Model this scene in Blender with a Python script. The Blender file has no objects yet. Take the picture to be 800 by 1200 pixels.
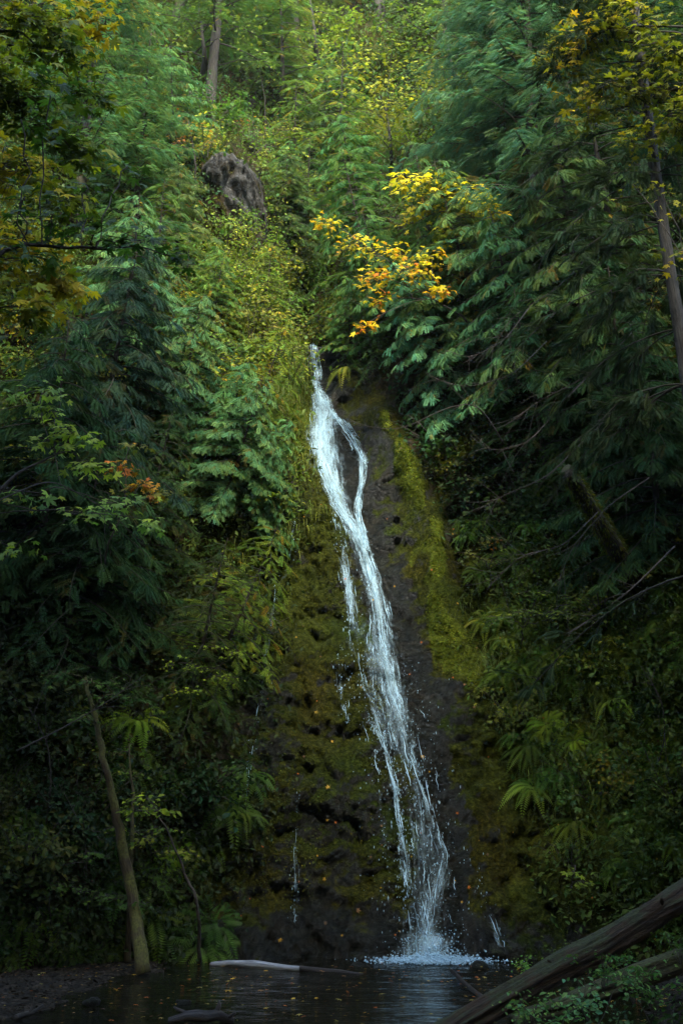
import bpy, math, random, time
import numpy as np
from mathutils import Vector, Matrix
T0 = time.time()
PI = math.pi
R = math.radians
rng = np.random.default_rng(7)
scn = bpy.context.scene
col = scn.collection

# ------------------------------------------------------------------ camera
PITCH, FPX = R(19.0), 1177.0
CAM = np.array([0.0, 0.0, 1.6])
FWD = np.array([0, math.cos(PITCH), math.sin(PITCH)])
UPV = np.array([0, -math.sin(PITCH), math.cos(PITCH)])
RGT = np.array([1.0, 0, 0])
cd = bpy.data.cameras.new('camera'); cam = bpy.data.objects.new('camera', cd); col.objects.link(cam)
cam.location = CAM; cam.rotation_euler = (PI / 2 + PITCH, 0, 0)
cd.sensor_fit = 'VERTICAL'; cd.sensor_height = 36; cd.sensor_width = 24; cd.lens = 36 * FPX / 1200
cd.clip_end = 1000; cd.clip_start = 0.1
scn.camera = cam

def at(px, py, Y):
    """point on the view line through a pixel of the photo, at ground distance Y"""
    px, py, Y = np.broadcast_arrays(np.asarray(px, float), np.asarray(py, float), np.asarray(Y, float))
    d = FWD + ((px - 400) / FPX)[..., None] * RGT + ((600 - py) / FPX)[..., None] * UPV
    return CAM + d * (Y / d[..., 1])[..., None]

def topix(p):
    q = np.asarray(p, float) - CAM
    w = q @ FWD
    return 400 + FPX * (q @ RGT) / w, 600 - FPX * (q @ UPV) / w

# ------------------------------------------------------------------ noise
_perm = np.random.default_rng(3).random((32, 32, 32)).astype(np.float64)
def vnoise(x, y, z):
    xi = np.floor(x); yi = np.floor(y); zi = np.floor(z)
    fx, fy, fz = x - xi, y - yi, z - zi
    fx = fx * fx * (3 - 2 * fx); fy = fy * fy * (3 - 2 * fy); fz = fz * fz * (3 - 2 * fz)
    a = xi.astype(int) & 31; b = yi.astype(int) & 31; c = zi.astype(int) & 31
    a1, b1, c1 = (a + 1) & 31, (b + 1) & 31, (c + 1) & 31
    P = _perm
    v = ((P[a, b, c] * (1 - fx) + P[a1, b, c] * fx) * (1 - fy) + (P[a, b1, c] * (1 - fx) + P[a1, b1, c] * fx) * fy) * (1 - fz) \
      + ((P[a, b, c1] * (1 - fx) + P[a1, b, c1] * fx) * (1 - fy) + (P[a, b1, c1] * (1 - fx) + P[a1, b1, c1] * fx) * fy) * fz
    return v * 2 - 1
def fbm(x, y, z, oc=4):
    s, a, f = 0, 1.0, 1.0
    for i in range(oc):
        s = s + a * vnoise(x * f + 11.3 * i, y * f + 5.7 * i, z * f + 3.1 * i); a *= .5; f *= 2.03
    return s
def sstep(a, b, x):
    t = np.clip((x - a) / (b - a), 0, 1); return t * t * (3 - 2 * t)

# ------------------------------------------------------------------ terrain as Y(x, z)
def xfall(z):
    return np.interp(z, [0, 2.2, 5, 8, 10.5, 13, 14.5, 17, 60], [1.55, 1.9, 1.25, .65, .1, -.45, -.62, -.9, -1.5])
RIBZ, RIBX = [4.5, 5.7, 7.1, 8.6, 10, 11.5, 12.5], [2.5, 2.32, 2.08, 1.97, 1.64, 1.03, .75]
def wl(z): return np.interp(z, [0, 6, 9, 12, 14, 16], [3.9, 2.6, 1.7, .95, .5, .3])
def wr(z): return np.interp(z, [0, 6, 9, 12, 14, 16], [2.1, 1.6, 1.5, .95, .3, .2])
def spl(d, k=.6): return k * np.logaddexp(0, d / k)
def ybase(x, z):
    yc = 18.2 + .40 * np.minimum(z, 14) + .60 * np.maximum(z - 14, 0) - 0.25 * np.minimum(z, 0) * 0
    dx = x - xfall(z)
    L = spl(-dx - wl(z)); Rr = spl(dx - wr(z))
    y = yc - 10 * np.tanh(.62 * L / 10) - 9 * np.tanh(.72 * Rr / 9)
    y = y + 2.6 * np.exp(-(dx / 1.1) ** 2) * sstep(14.2, 15.6, z) * (1 - sstep(22, 30, z))     # gully above the lip
    y = y - 1.1 * np.exp(-((x + 3.4) / 1.5) ** 2 - ((z - 21.3) / 2.0) ** 2)                     # rocky outcrop
    y = y - .45 * np.exp(-((x - np.interp(z, RIBZ, RIBX)) / .34) ** 2) * sstep(5.6, 7, z) * (1 - sstep(11.6, 12.6, z))  # mossy rib
    y = y + .28 * np.exp(-(dx / .55) ** 2) * (1 - sstep(13.8, 14.6, z))                          # chute
    return y
def cell2(u, v, seed=0):
    """cellular blocks: distance gap to the nearest border and a random value per block"""
    iu, iv = np.floor(u), np.floor(v)
    f1 = np.full(np.shape(u), 9.0); f2 = f1.copy(); rv = np.zeros(np.shape(u))
    for du in (-1, 0, 1):
        for dv in (-1, 0, 1):
            a, b = iu + du, iv + dv
            ai, bi = (a.astype(int) + seed) & 31, (b.astype(int) + 2 * seed) & 31
            jx, jy, rr = _perm[ai, bi, 3], _perm[ai, bi, 9], _perm[ai, bi, 17]
            d = np.hypot(a + .1 + .8 * jx - u, b + .1 + .8 * jy - v)
            nearer = d < f1
            f2 = np.where(nearer, f1, np.minimum(f2, d)); rv = np.where(nearer, rr, rv); f1 = np.where(nearer, d, f1)
    return f2 - f1, rv
def ylow(x, z):
    y = ybase(x, z)
    side = sstep(.3, 2.0, np.abs(x - xfall(z)))
    a = .3 + .7 * side
    far = sstep(14, 22, z)
    return y + a * (.42 + .9 * far) * fbm(x * .33, y * .12, z * .28, 2)
def yterr(x, z):
    y = ylow(x, z)
    side = sstep(.2, 1.6, np.abs(x - xfall(z)))
    a = .6 + .4 * side
    wx = x + .35 * fbm(x * .9, 0 * x, z * .9 + 7, 2)
    r = 1 - np.abs(fbm(wx * 1.1, y * .3, z * .75 + 20, 3))
    led = z * 1.15 + .9 * fbm(wx * .7, 0 * x + 4, z * .5, 2)
    saw = led - np.floor(led)
    ra = 1 - .75 * np.exp(-((x - np.interp(z, RIBZ, RIBX)) / .45) ** 4) * sstep(4.6, 5.2, z) * (1 - sstep(12, 13, z))
    a = a * ra
    y = y - a * .08 * r + a * .10 * (1 - np.abs(2 * saw - 1) ** 2) * (1 - sstep(14, 18, z))
    y = y - a * .42 * np.abs(fbm(wx * .85 + 3, 0 * x, z * .7 + 1, 2)) - a * .14 * np.abs(fbm(wx * 2.3, 0 * x + 6, z * 1.9, 2))
    y = y + a * .12 * np.abs(fbm(wx * 2.6 + z * .5, 0 * x, z * 2.0, 3)) + a * .07 * fbm(x * 8, 0 * x, z * 7, 3)
    wz = z + .25 * fbm(x * 1.3 + 9, 0 * x, z * 1.3, 2)
    e1, r1 = cell2(wx * 1.15 + .35 * wz, wz * 1.5, 1); e2, r2 = cell2(wx * 3.1 - .5 * wz, wz * 3.6, 5)
    rk = a * (1 - sstep(15, 19, z)) + 1.6 * np.exp(-((x + 3.4) / 1.6) ** 4 - ((z - 21.3) / 2.4) ** 4)
    y = y + rk * (.17 * r1 + .07 * (1 - sstep(0, .30, e1)) + .06 * r2 + .025 * (1 - sstep(0, .3, e2)))
    return y

def mossat(x, z):
    rx = np.interp(z, RIBZ, RIBX)
    a = np.exp(-((x - rx) / .36) ** 4) * sstep(6.9, 7.4, z) * (1 - sstep(11.4, 12.4, z))
    b = np.exp(-((x - rx + .05) / .36) ** 2) * sstep(4.2, 5.4, z) * (1 - sstep(6.6, 7.6, z))
    a = np.exp(-((x - rx) / .36) ** 2) * sstep(6.2, 7.4, z) * (1 - sstep(11.2, 12.6, z))
    m = np.maximum(a, b) + .55 * fbm(x * 2.6, 0 * x + 2, z * .9, 3)
    return sstep(.35, .95, m) * (np.maximum(a, b) > .12)

def hit(px, py, ymax=75.0, full=True):
    """where the view lines through photo pixels meet the slope"""
    px = np.atleast_1d(np.asarray(px, float)); py = np.atleast_1d(np.asarray(py, float))
    out = np.zeros((len(px), 3)); ok = np.zeros(len(px), bool)
    Ys = np.arange(7, ymax, .12)
    for s in range(0, len(px), 400):
        a, b = px[s:s + 400], py[s:s + 400]
        pts = at(a[:, None], b[:, None], Ys[None, :])
        g = Ys[None, :] - ylow(pts[..., 0], pts[..., 2])
        below = g > 0
        k = below.argmax(1); has = below.any(1)
        sel = pts[np.arange(len(a)), k]
        if full: sel[:, 1] = yterr(sel[:, 0], sel[:, 2])
        out[s:s + 400] = sel; ok[s:s + 400] = has
    return out, ok
def hit1(px, py): return hit([px], [py])[0][0]
def tnormal(p, e=.25):
    x, z = p[:, 0], p[:, 2]
    gx = (ylow(x + e, z) - ylow(x - e, z)) / (2 * e); gz = (ylow(x, z + e) - ylow(x, z - e)) / (2 * e)
    n = np.stack([gx, -np.ones_like(gx), gz], 1)
    return n / np.linalg.norm(n, axis=1)[:, None]

def gheight(x, y):
    nz = .06 * fbm(x * .8, y * .8, 0 * x, 3) + .02 * fbm(x * 4, y * 4, 0 * x + 9, 2)
    bl = .42 * sstep(0, 2.2, -(x + 1.9 - .16 * (y - 12)))
    br = .75 * sstep(0, 3.0, x - (1.9 + .30 * (y - 12)))
    nr = .40 * sstep(10.6, 7.5, y)
    far = .02 * np.maximum(np.hypot(x, y) - 30, 0)
    return -.36 + np.maximum(np.maximum(bl, br), nr) + nz + far
WATER_Z = 0.0

# ------------------------------------------------------------------ geometry accumulator (triangles)
class Geo:
    def __init__(s): s.V, s.T, s.C, s.U, s.n = [], [], [], [], 0
    def add(s, V, T, C=(1, 1, 1), U=None):
        V = np.asarray(V, float); T = np.asarray(T, int)
        s.V.append(V); s.T.append(T + s.n); s.n += len(V)
        C = np.asarray(C, float)
        s.C.append(np.broadcast_to(C, (len(V), 3)))
        s.U.append(np.zeros((len(V), 2)) if U is None else np.asarray(U, float))
    def inst(s, tpl, M, O, C=None):
        """place a template many times: M (m,3,3) with rows = images of the axes, O (m,3)"""
        tv, tt = tpl; m = len(O)
        if m == 0: return
        V = np.einsum('vi,mij->mvj', tv, M) + O[:, None, :]
        T = tt[None] + (np.arange(m) * len(tv))[:, None, None]
        if C is None: C = np.ones((m, 3))
        C = np.broadcast_to(np.asarray(C, float), (m, 3))
        s.add(V.reshape(-1, 3), T.reshape(-1, 3), np.repeat(C, len(tv), 0))
    def merge(s, g):
        for V, T, C, U in zip(g.V, [t for t in g.T], g.C, g.U): pass
    def arrays(s):
        return np.concatenate(s.V), np.concatenate(s.T), np.concatenate(s.C), np.concatenate(s.U)
    def build(s, name, mat, parent=None, smooth=False, uv=False, origin=None):
        me = bpy.data.meshes.new(name)
        if s.n:
            V, T, C, U = s.arrays()
            if origin is not None: V = V - np.asarray(origin)
            me.vertices.add(len(V)); me.vertices.foreach_set('co', V.astype(np.float32).ravel())
            me.loops.add(T.size); me.loops.foreach_set('vertex_index', T.astype(np.int32).ravel())
            me.polygons.add(len(T)); me.polygons.foreach_set('loop_start', np.arange(0, T.size, 3, dtype=np.int32))
            me.polygons.foreach_set('loop_total', np.full(len(T), 3, np.int32))
            me.polygons.foreach_set('use_smooth', np.full(len(T), smooth))
            me.update(calc_edges=True)
            a = me.color_attributes.new('tint', 'FLOAT_COLOR', 'POINT')
            a.data.foreach_set('color', np.concatenate([C, np.ones((len(C), 1))], 1).astype(np.float32).ravel())
            if uv or smooth:
                l = me.uv_layers.new(name='flow'); l.data.foreach_set('uv', U[T.ravel()].astype(np.float32).ravel())
        me.materials.append(mat)
        o = bpy.data.objects.new(name, me); col.objects.link(o)
        if parent is not None: o.parent = parent
        return o

def tag(o, label=None, cat=None, group=None, kind=None):
    if label: o['label'] = label
    if cat: o['category'] = cat
    if group: o['group'] = group
    if kind: o['kind'] = kind
    return o
def empty(name, loc, label=None, cat=None, group=None):
    o = bpy.data.objects.new(name, None); col.objects.link(o); o.location = loc
    o.empty_display_size = .2
    return tag(o, label, cat, group)
def copy_tree(o, parent=None):
    c = o.copy(); col.objects.link(c)
    if parent is not None: c.parent = parent
    for ch in [k for k in KIDS.get(o.name, [])]:
        copy_tree(ch, c)
    return c
KIDS = {}
def kids(o, *ch): KIDS[o.name] = list(ch)

def unit(v): v = np.asarray(v, float); return v / (np.linalg.norm(v, axis=-1, keepdims=True) + 1e-9)
def frames(d, up):
    """rows: x=d, y=side, z=normal near up"""
    d = unit(d); side = unit(np.cross(up, d)); n = np.cross(d, side)
    return np.stack([d, side, n], -2)

def tube(g, pts, rad, sides=8, C=(1, 1, 1), rough=0.0, cap=True, seed=0):
    pts = np.asarray(pts, float); n = len(pts); rad = np.broadcast_to(np.asarray(rad, float), (n,))
    t = unit(np.gradient(pts, axis=0))
    ref = np.array([0, 0, 1.0]) if abs(t[:, 2]).mean() < .8 else np.array([1.0, 0, 0])
    a = unit(np.cross(t, ref)); b = np.cross(t, a)
    th = np.linspace(0, 2 * PI, sides, endpoint=False)
    rr = rad[:, None] * np.ones(sides)
    if rough > 0:
        s = np.cumsum(np.r_[0, np.linalg.norm(np.diff(pts, axis=0), axis=1)])
        cx, sx = np.cos(th), np.sin(th)
        m = rad.max() + 1e-6
        rr = rr * (1 + rough * .35 * fbm(cx[None] * 6 + seed, sx[None] * 6 + 0 * s[:, None], s[:, None] * .8 + 0 * cx[None], 3)) * (1 + rough * .7 * fbm(cx[None] * 2.2 + seed, sx[None] * 2.2 + 0 * s[:, None], s[:, None] * .35 / m * .4 + 0 * cx[None], 3))
    V = pts[:, None] + rr[..., None] * (np.cos(th)[None, :, None] * a[:, None] + np.sin(th)[None, :, None] * b[:, None])
    i = np.arange(n - 1)[:, None] * sides; j = np.arange(sides)[None]; j2 = (j + 1) % sides
    q = np.stack([i + j, i + j2, i + sides + j2, i + sides + j], -1).reshape(-1, 4)
    T = np.concatenate([q[:, [0, 1, 2]], q[:, [0, 2, 3]]])
    V = V.reshape(-1, 3)
    if cap:
        V = np.concatenate([V, pts[:1], pts[-1:]]); k = len(V)
        j = np.arange(sides); j2 = (j + 1) % sides
        T = np.concatenate([T, np.stack([j2, j, np.full(sides, k - 2)], 1), np.stack([(n - 1) * sides + j, (n - 1) * sides + j2, np.full(sides, k - 1)], 1)])
    sa = np.cumsum(np.r_[0, np.linalg.norm(np.diff(pts, axis=0), axis=1)])
    U = np.stack([np.repeat(th[None] * rad.max(), n, 0), np.repeat(sa[:, None], sides, 1)], -1).reshape(-1, 2)
    if cap: U = np.concatenate([U, [[0, 0], [0, sa[-1]]]])
    g.add(V, T, C, U)

def curve(p0, p1, n=8, sag=0.0, wob=0.0, r=rng):
    t = np.linspace(0, 1, n)[:, None]
    P = np.asarray(p0) * (1 - t) + np.asarray(p1) * t
    P[:, 2] -= sag * (4 * t * (1 - t))[:, 0]
    if wob:
        w = np.cumsum(r.normal(0, wob, (n, 3)), 0); w -= t * w[-1]; w[0] = 0
        P = P + w
    return P

# ------------------------------------------------------------------ materials
def newmat(name):
    m = bpy.data.materials.new(name); m.use_nodes = True; m.node_tree.nodes.clear()
    return m, m.node_tree
class NT:
    def __init__(s, name): s.m, s.t = newmat(name)
    def n(s, typ, **kw):
        x = s.t.nodes.new(typ)
        for k, v in kw.items():
            if k.startswith('i_'):
                key = k[2:]; key = int(key) if key.isdigit() else key.replace('_', ' ')
                x.inputs[key].default_value = v
            else: setattr(x, k, v)
        return x
    def l(s, a, ao, b, bi): s.t.links.new(a.outputs[ao], b.inputs[bi])
    def ramp(s, stops, src, so, mode='LINEAR'):
        r = s.n('ShaderNodeValToRGB'); r.color_ramp.interpolation = mode
        e = r.color_ramp.elements
        while len(e) < len(stops): e.new(.5)
        for q, (p, c) in zip(e, stops):
            q.position = p; q.color = (*c, 1) if not np.isscalar(c) else (c, c, c, 1)
        s.l(src, so, r, 'Fac'); return r
    def math(s, op, a, b=None, clamp=False):
        x = s.n('ShaderNodeMath', operation=op, use_clamp=clamp)
        for i, v in enumerate((a, b)):
            if v is None: continue
            if isinstance(v, tuple): s.t.links.new(v[0].outputs[v[1]], x.inputs[i])
            else: x.inputs[i].default_value = v
        return x
    def mix(s, fac, a, b, blend='MIX'):
        x = s.n('ShaderNodeMix', data_type='RGBA', blend_type=blend)
        for i, v in ((0, fac), (6, a), (7, b)):
            if isinstance(v, tuple) and not np.isscalar(v[0]): s.t.links.new(v[0].outputs[v[1]], x.inputs[i])
            elif i == 0: x.inputs[0].default_value = v
            else: x.inputs[i].default_value = (*v, 1)
        return x
    def out(s, sh): o = s.n('ShaderNodeOutputMaterial'); s.l(sh, 0, o, 'Surface'); return s.m

def leafmat(name, trans=.35, spec=.25, rough=.5, obj=True):  # intrinsic colour = per-leaf tint x plant colour
    k = NT(name)
    a = k.n('ShaderNodeVertexColor', layer_name='tint')
    oi = k.n('ShaderNodeObjectInfo')
    c = k.mix(1.0, (a, 'Color'), (oi, 'Color'), 'MULTIPLY') if obj else None
    src = (c, 2) if obj else (a, 'Color')
    geo = k.n('ShaderNodeNewGeometry')
    nz = k.n('ShaderNodeTexNoise', i_Scale=1.3, i_Detail=2.0); k.l(geo, 'Position', nz, 'Vector')
    r = k.ramp([(.3, (.68, .78, .85)), (.7, (1.35, 1.22, 1.0))], nz, 'Fac')
    c2 = k.mix(1.0, src, (r, 'Color'), 'MULTIPLY')
    p = k.n('ShaderNodeBsdfPrincipled', i_Roughness=rough); p.inputs['Specular IOR Level'].default_value = spec
    k.l(c2, 2, p, 'Base Color')
    t = k.n('ShaderNodeBsdfTranslucent')
    c3 = k.mix(1.0, (c2, 2), (1.15, 1.25, .7), 'MULTIPLY'); k.l(c3, 2, t, 'Color')
    m = k.n('ShaderNodeMixShader', i_0=trans); k.l(p, 0, m, 1); k.l(t, 0, m, 2)
    return k.out(m)
M_LEAF = leafmat('leaf', .40, .12, .55)
M_NEEDLE = leafmat('needle', .26, .06, .7)
M_GRASS = leafmat('blade', .3, .15, .6)
M_MOSSF = leafmat('moss_fuzz', .25, .05, .9)

def barkmat(name, c1, c2, moss=0.0, scale=6.0, rough=.85, mosscol=(.085, .10, .012), bump=.03):
    k = NT(name)
    tc = k.n('ShaderNodeTexCoord')
    uvn = k.n('ShaderNodeUVMap', uv_map='flow')
    mp = k.n('ShaderNodeMapping'); mp.inputs['Scale'].default_value = (2.2, .30, 1); k.l(uvn, 0, mp, 'Vector')
    nz = k.n('ShaderNodeTexNoise', i_Scale=scale * 2.2, i_Detail=6.0, i_Roughness=.65); k.l(mp, 0, nz, 'Vector')
    r = k.ramp([(.35, c1), (.68, c2)], nz, 'Fac')
    src = (r, 'Color')
    if moss > 0:
        n2 = k.n('ShaderNodeTexNoise', i_Scale=2.6, i_Detail=5.0); k.l(tc, 'Object', n2, 'Vector')
        geo = k.n('ShaderNodeNewGeometry'); sp = k.n('ShaderNodeSeparateXYZ'); k.l(geo, 'Normal', sp, 0)
        s = k.math('MULTIPLY_ADD', (sp, 'Z'), .25); k.l(n2, 'Fac', s, 2)
        mr = k.n('ShaderNodeMapRange', i_1=.62 - moss * .4, i_2=.78 - moss * .4); k.l(s, 0, mr, 0)
        n3 = k.n('ShaderNodeTexNoise', i_Scale=30.0, i_Detail=3.0); k.l(tc, 'Object', n3, 'Vector')
        mc = k.ramp([(.3, tuple(np.array(mosscol) * .5)), (.7, tuple(np.array(mosscol) * 1.5))], n3, 'Fac')
        mx = k.mix((mr, 0), src, (mc, 'Color')); src = (mx, 2)
    p = k.n('ShaderNodeBsdfPrincipled', i_Roughness=rough); k.t.links.new(src[0].outputs[src[1]], p.inputs['Base Color'])
    p.inputs['Specular IOR Level'].default_value = .3
    b = k.n('ShaderNodeBump', i_Strength=1.0, i_Distance=bump); k.l(nz, 'Fac', b, 'Height'); k.l(b, 0, p, 'Normal')
    return k.out(p)
M_BARK = barkmat('bark_brown', (.014, .011, .008), (.06, .05, .038), .2, mosscol=(.03, .035, .010))
M_BARKG = barkmat('bark_grey', (.010, .010, .008), (.050, .046, .038), .1, mosscol=(.03, .035, .012))
M_BARKM = barkmat('bark_mossy', (.018, .014, .007), (.065, .05, .024), .5, mosscol=(.058, .060, .011))
M_SNAG = barkmat('snag_moss', (.006, .005, .003), (.032, .024, .012), .35, mosscol=(.035, .038, .010))
M_LOG = barkmat('log_wet', (.005, .003, .0015), (.050, .028, .010), .2, 5.0, .8, mosscol=(.022, .028, .007), bump=.07)
M_DRIFT = barkmat('driftwood_pale', (.10, .11, .12), (.34, .37, .40), 0, 5.0, .5)
M_DRIFTD = barkmat('driftwood_dark', (.008, .006, .005), (.04, .034, .028), 0, 5.0, .5)
M_TWIG = barkmat('twig', (.02, .017, .013), (.085, .072, .055), 0, 9.0)

def rockmat():
    k = NT('cliff_rock')
    a = k.n('ShaderNodeVertexColor', layer_name='tint')           # r: moss amount, g: soil amount, b: wetness
    sp = k.n('ShaderNodeSeparateColor'); k.l(a, 'Color', sp, 0)
    geo = k.n('ShaderNodeNewGeometry')
    n1 = k.n('ShaderNodeTexNoise', i_Scale=2.4, i_Detail=9.0, i_Roughness=.68); k.l(geo, 'Position', n1, 'Vector')
    rock = k.ramp([(.25, (.0015, .0025, .0015)), (.46, (.005, .007, .005)), (.56, (.013, .015, .010)), (.64, (.005, .007, .005)), (.80, (.07, .085, .08))], n1, 'Fac')
    dry = k.ramp([(.3, (.012, .013, .012)), (.48, (.06, .06, .056)), (.68, (.17, .17, .16))], n1, 'Fac')
    dm = k.n('ShaderNodeMapRange', i_1=.25, i_2=.02); k.l(sp, 'Blue', dm, 0)
    rock = k.mix((dm, 0), (rock, 'Color'), (dry, 'Color'))
    n4 = k.n('ShaderNodeTexNoise', i_Scale=2.3, i_Detail=7.0, i_Roughness=.7); k.l(geo, 'Position', n4, 'Vector')
    rust = k.ramp([(.52, 0.0), (.64, .7)], n4, 'Fac')
    rk = k.mix((rust, 'Color'), (rock, 2), (.016, .012, .004))
    # soil and litter
    n5 = k.n('ShaderNodeTexNoise', i_Scale=9.0, i_Detail=6.0, i_Roughness=.7); k.l(geo, 'Position', n5, 'Vector')
    soil = k.ramp([(.3, (.012, .010, .005)), (.52, (.04, .030, .014)), (.72, (.11, .075, .03))], n5, 'Fac')
    rs = k.mix((sp, 'Green'), (rk, 2), (soil, 'Color'))
    # moss
    n2 = k.n('ShaderNodeTexNoise', i_Scale=2.1, i_Detail=8.0, i_Roughness=.68); k.l(geo, 'Position', n2, 'Vector')
    m1 = k.math('MULTIPLY_ADD', (sp, 'Red'), .62); k.l(n2, 'Fac', m1, 2)
    nn = k.n('ShaderNodeSeparateXYZ'); k.l(geo, 'Normal', nn, 0)
    m2 = k.math('MULTIPLY_ADD', (nn, 'Z'), .16); k.l(m1, 0, m2, 2)
    mf = k.n('ShaderNodeMapRange', i_1=.80, i_2=.93, interpolation_type='SMOOTHSTEP'); k.l(m2, 0, mf, 0)
    n3 = k.n('ShaderNodeTexNoise', i_Scale=14.0, i_Detail=6.0, i_Roughness=.7); k.l(geo, 'Position', n3, 'Vector')
    mc = k.ramp([(.3, (.006, .008, .002)), (.5, (.026, .031, .005)), (.7, (.070, .078, .010))], n3, 'Fac')
    wpo = k.n('ShaderNodeVectorMath', operation='MULTIPLY_ADD'); k.l(n1, 'Color', wpo, 0); wpo.inputs[1].default_value = (.5, .5, .5); k.l(geo, 'Position', wpo, 2)
    vo = k.n('ShaderNodeTexVoronoi', feature='DISTANCE_TO_EDGE', i_Scale=1.9); k.l(wpo, 0, vo, 'Vector')
    crk = k.n('ShaderNodeMapRange', i_1=0.0, i_2=.09); k.l(vo, 'Distance', crk, 0)
    vo2 = k.n('ShaderNodeTexVoronoi', feature='DISTANCE_TO_EDGE', i_Scale=5.5); k.l(wpo, 0, vo2, 'Vector')
    crk2 = k.n('ShaderNodeMapRange', i_1=0.0, i_2=.10); k.l(vo2, 'Distance', crk2, 0)
    n7 = k.n('ShaderNodeTexNoise', i_Scale=.55, i_Detail=3.0); k.l(geo, 'Position', n7, 'Vector')
    hue = k.ramp([(.35, (.75, 1.0, .9)), (.65, (1.25, 1.0, .9))], n7, 'Fac')
    mc2 = k.mix(1.0, (mc, 'Color'), (hue, 'Color'), 'MULTIPLY')
    mb = k.n('ShaderNodeMapRange', i_1=.75, i_2=1.1); k.l(sp, 'Red', mb, 0)
    mcb = k.ramp([(.3, (.022, .030, .004)), (.5, (.070, .088, .009)), (.7, (.125, .145, .013))], n3, 'Fac')
    mc3 = k.mix((mb, 0), (mc2, 2), (mcb, 'Color'))
    c = k.mix((mf, 0), (rs, 2), (mc3, 2))
    p = k.n('ShaderNodeBsdfPrincipled'); k.l(c, 2, p, 'Base Color')
    # wet rock glistens, moss and soil do not
    w1 = k.math('SUBTRACT', 1.0, (mf, 0)); w2 = k.math('MULTIPLY', (w1, 0), (sp, 'Blue'))
    rg = k.n('ShaderNodeMapRange', i_3=.95, i_4=.42); k.l(w2, 0, rg, 0); k.l(rg, 0, p, 'Roughness')
    sl = k.n('ShaderNodeMapRange', i_3=.05, i_4=.30); k.l(w2, 0, sl, 0); k.l(sl, 0, p, 'Specular IOR Level')
    h0 = k.math('MULTIPLY_ADD', (n3, 'Fac'), .45); k.l(n1, 'Fac', h0, 2)
    h1 = k.math('MULTIPLY_ADD', (crk, 0), .25); k.l(h0, 0, h1, 2)
    h = k.math('MULTIPLY_ADD', (crk2, 0), .12); k.l(h1, 0, h, 2)
    b = k.n('ShaderNodeBump', i_Strength=1.0, i_Distance=.22); k.l(h, 0, b, 'Height'); k.l(b, 0, p, 'Normal')
    return k.out(p)
M_ROCK = rockmat()

def stonemat(name='stone', moss=.35):
    k = NT(name); tc = k.n('ShaderNodeTexCoord')
    n1 = k.n('ShaderNodeTexNoise', i_Scale=5.0, i_Detail=7.0, i_Roughness=.65); k.l(tc, 'Object', n1, 'Vector')
    r = k.ramp([(.3, (.003, .004, .003)), (.55, (.014, .016, .012)), (.75, (.05, .05, .045))], n1, 'Fac')
    n2 = k.n('ShaderNodeTexNoise', i_Scale=2.2, i_Detail=6.0); k.l(tc, 'Object', n2, 'Vector')
    mr = k.n('ShaderNodeMapRange', i_1=.7 - moss * .4, i_2=.8 - moss * .4); k.l(n2, 'Fac', mr, 0)
    c = k.mix((mr, 0), (r, 'Color'), (.018, .024, .006))
    p = k.n('ShaderNodeBsdfPrincipled', i_Roughness=.5); k.l(c, 2, p, 'Base Color'); p.inputs['Specular IOR Level'].default_value = .15
    b = k.n('ShaderNodeBump', i_Strength=1.0, i_Distance=.08); k.l(n1, 'Fac', b, 'Height'); k.l(b, 0, p, 'Normal')
    return k.out(p)
M_STONE = stonemat()
M_PEBBLE = leafmat('pebble', 0.0, .12, .7)

def groundmat():
    k = NT('wet_gravel'); geo = k.n('ShaderNodeNewGeometry')
    v = k.n('ShaderNodeTexVoronoi', i_Scale=17.0); k.l(geo, 'Position', v, 'Vector')
    n1 = k.n('ShaderNodeTexNoise', i_Scale=2.0, i_Detail=5.0); k.l(geo, 'Position', n1, 'Vector')
    sp = k.n('ShaderNodeSeparateColor'); k.l(v, 'Color', sp, 0)
    r = k.ramp([(.0, (.006, .005, .0035)), (.6, (.020, .016, .011)), (.93, (.045, .035, .025)), (1.0, (.10, .08, .06))], sp, 'Red')
    c = k.mix((n1, 'Fac'), (r, 'Color'), (.007, .006, .003))
    p = k.n('ShaderNodeBsdfPrincipled', i_Roughness=.9); p.inputs['Specular IOR Level'].default_value = .1; k.l(c, 2, p, 'Base Color')
    b = k.n('ShaderNodeBump', i_Strength=.9, i_Distance=.03, invert=True); k.l(v, 'Distance', b, 'Height'); k.l(b, 0, p, 'Normal')
    return k.out(p)
M_GROUND = groundmat()

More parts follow.
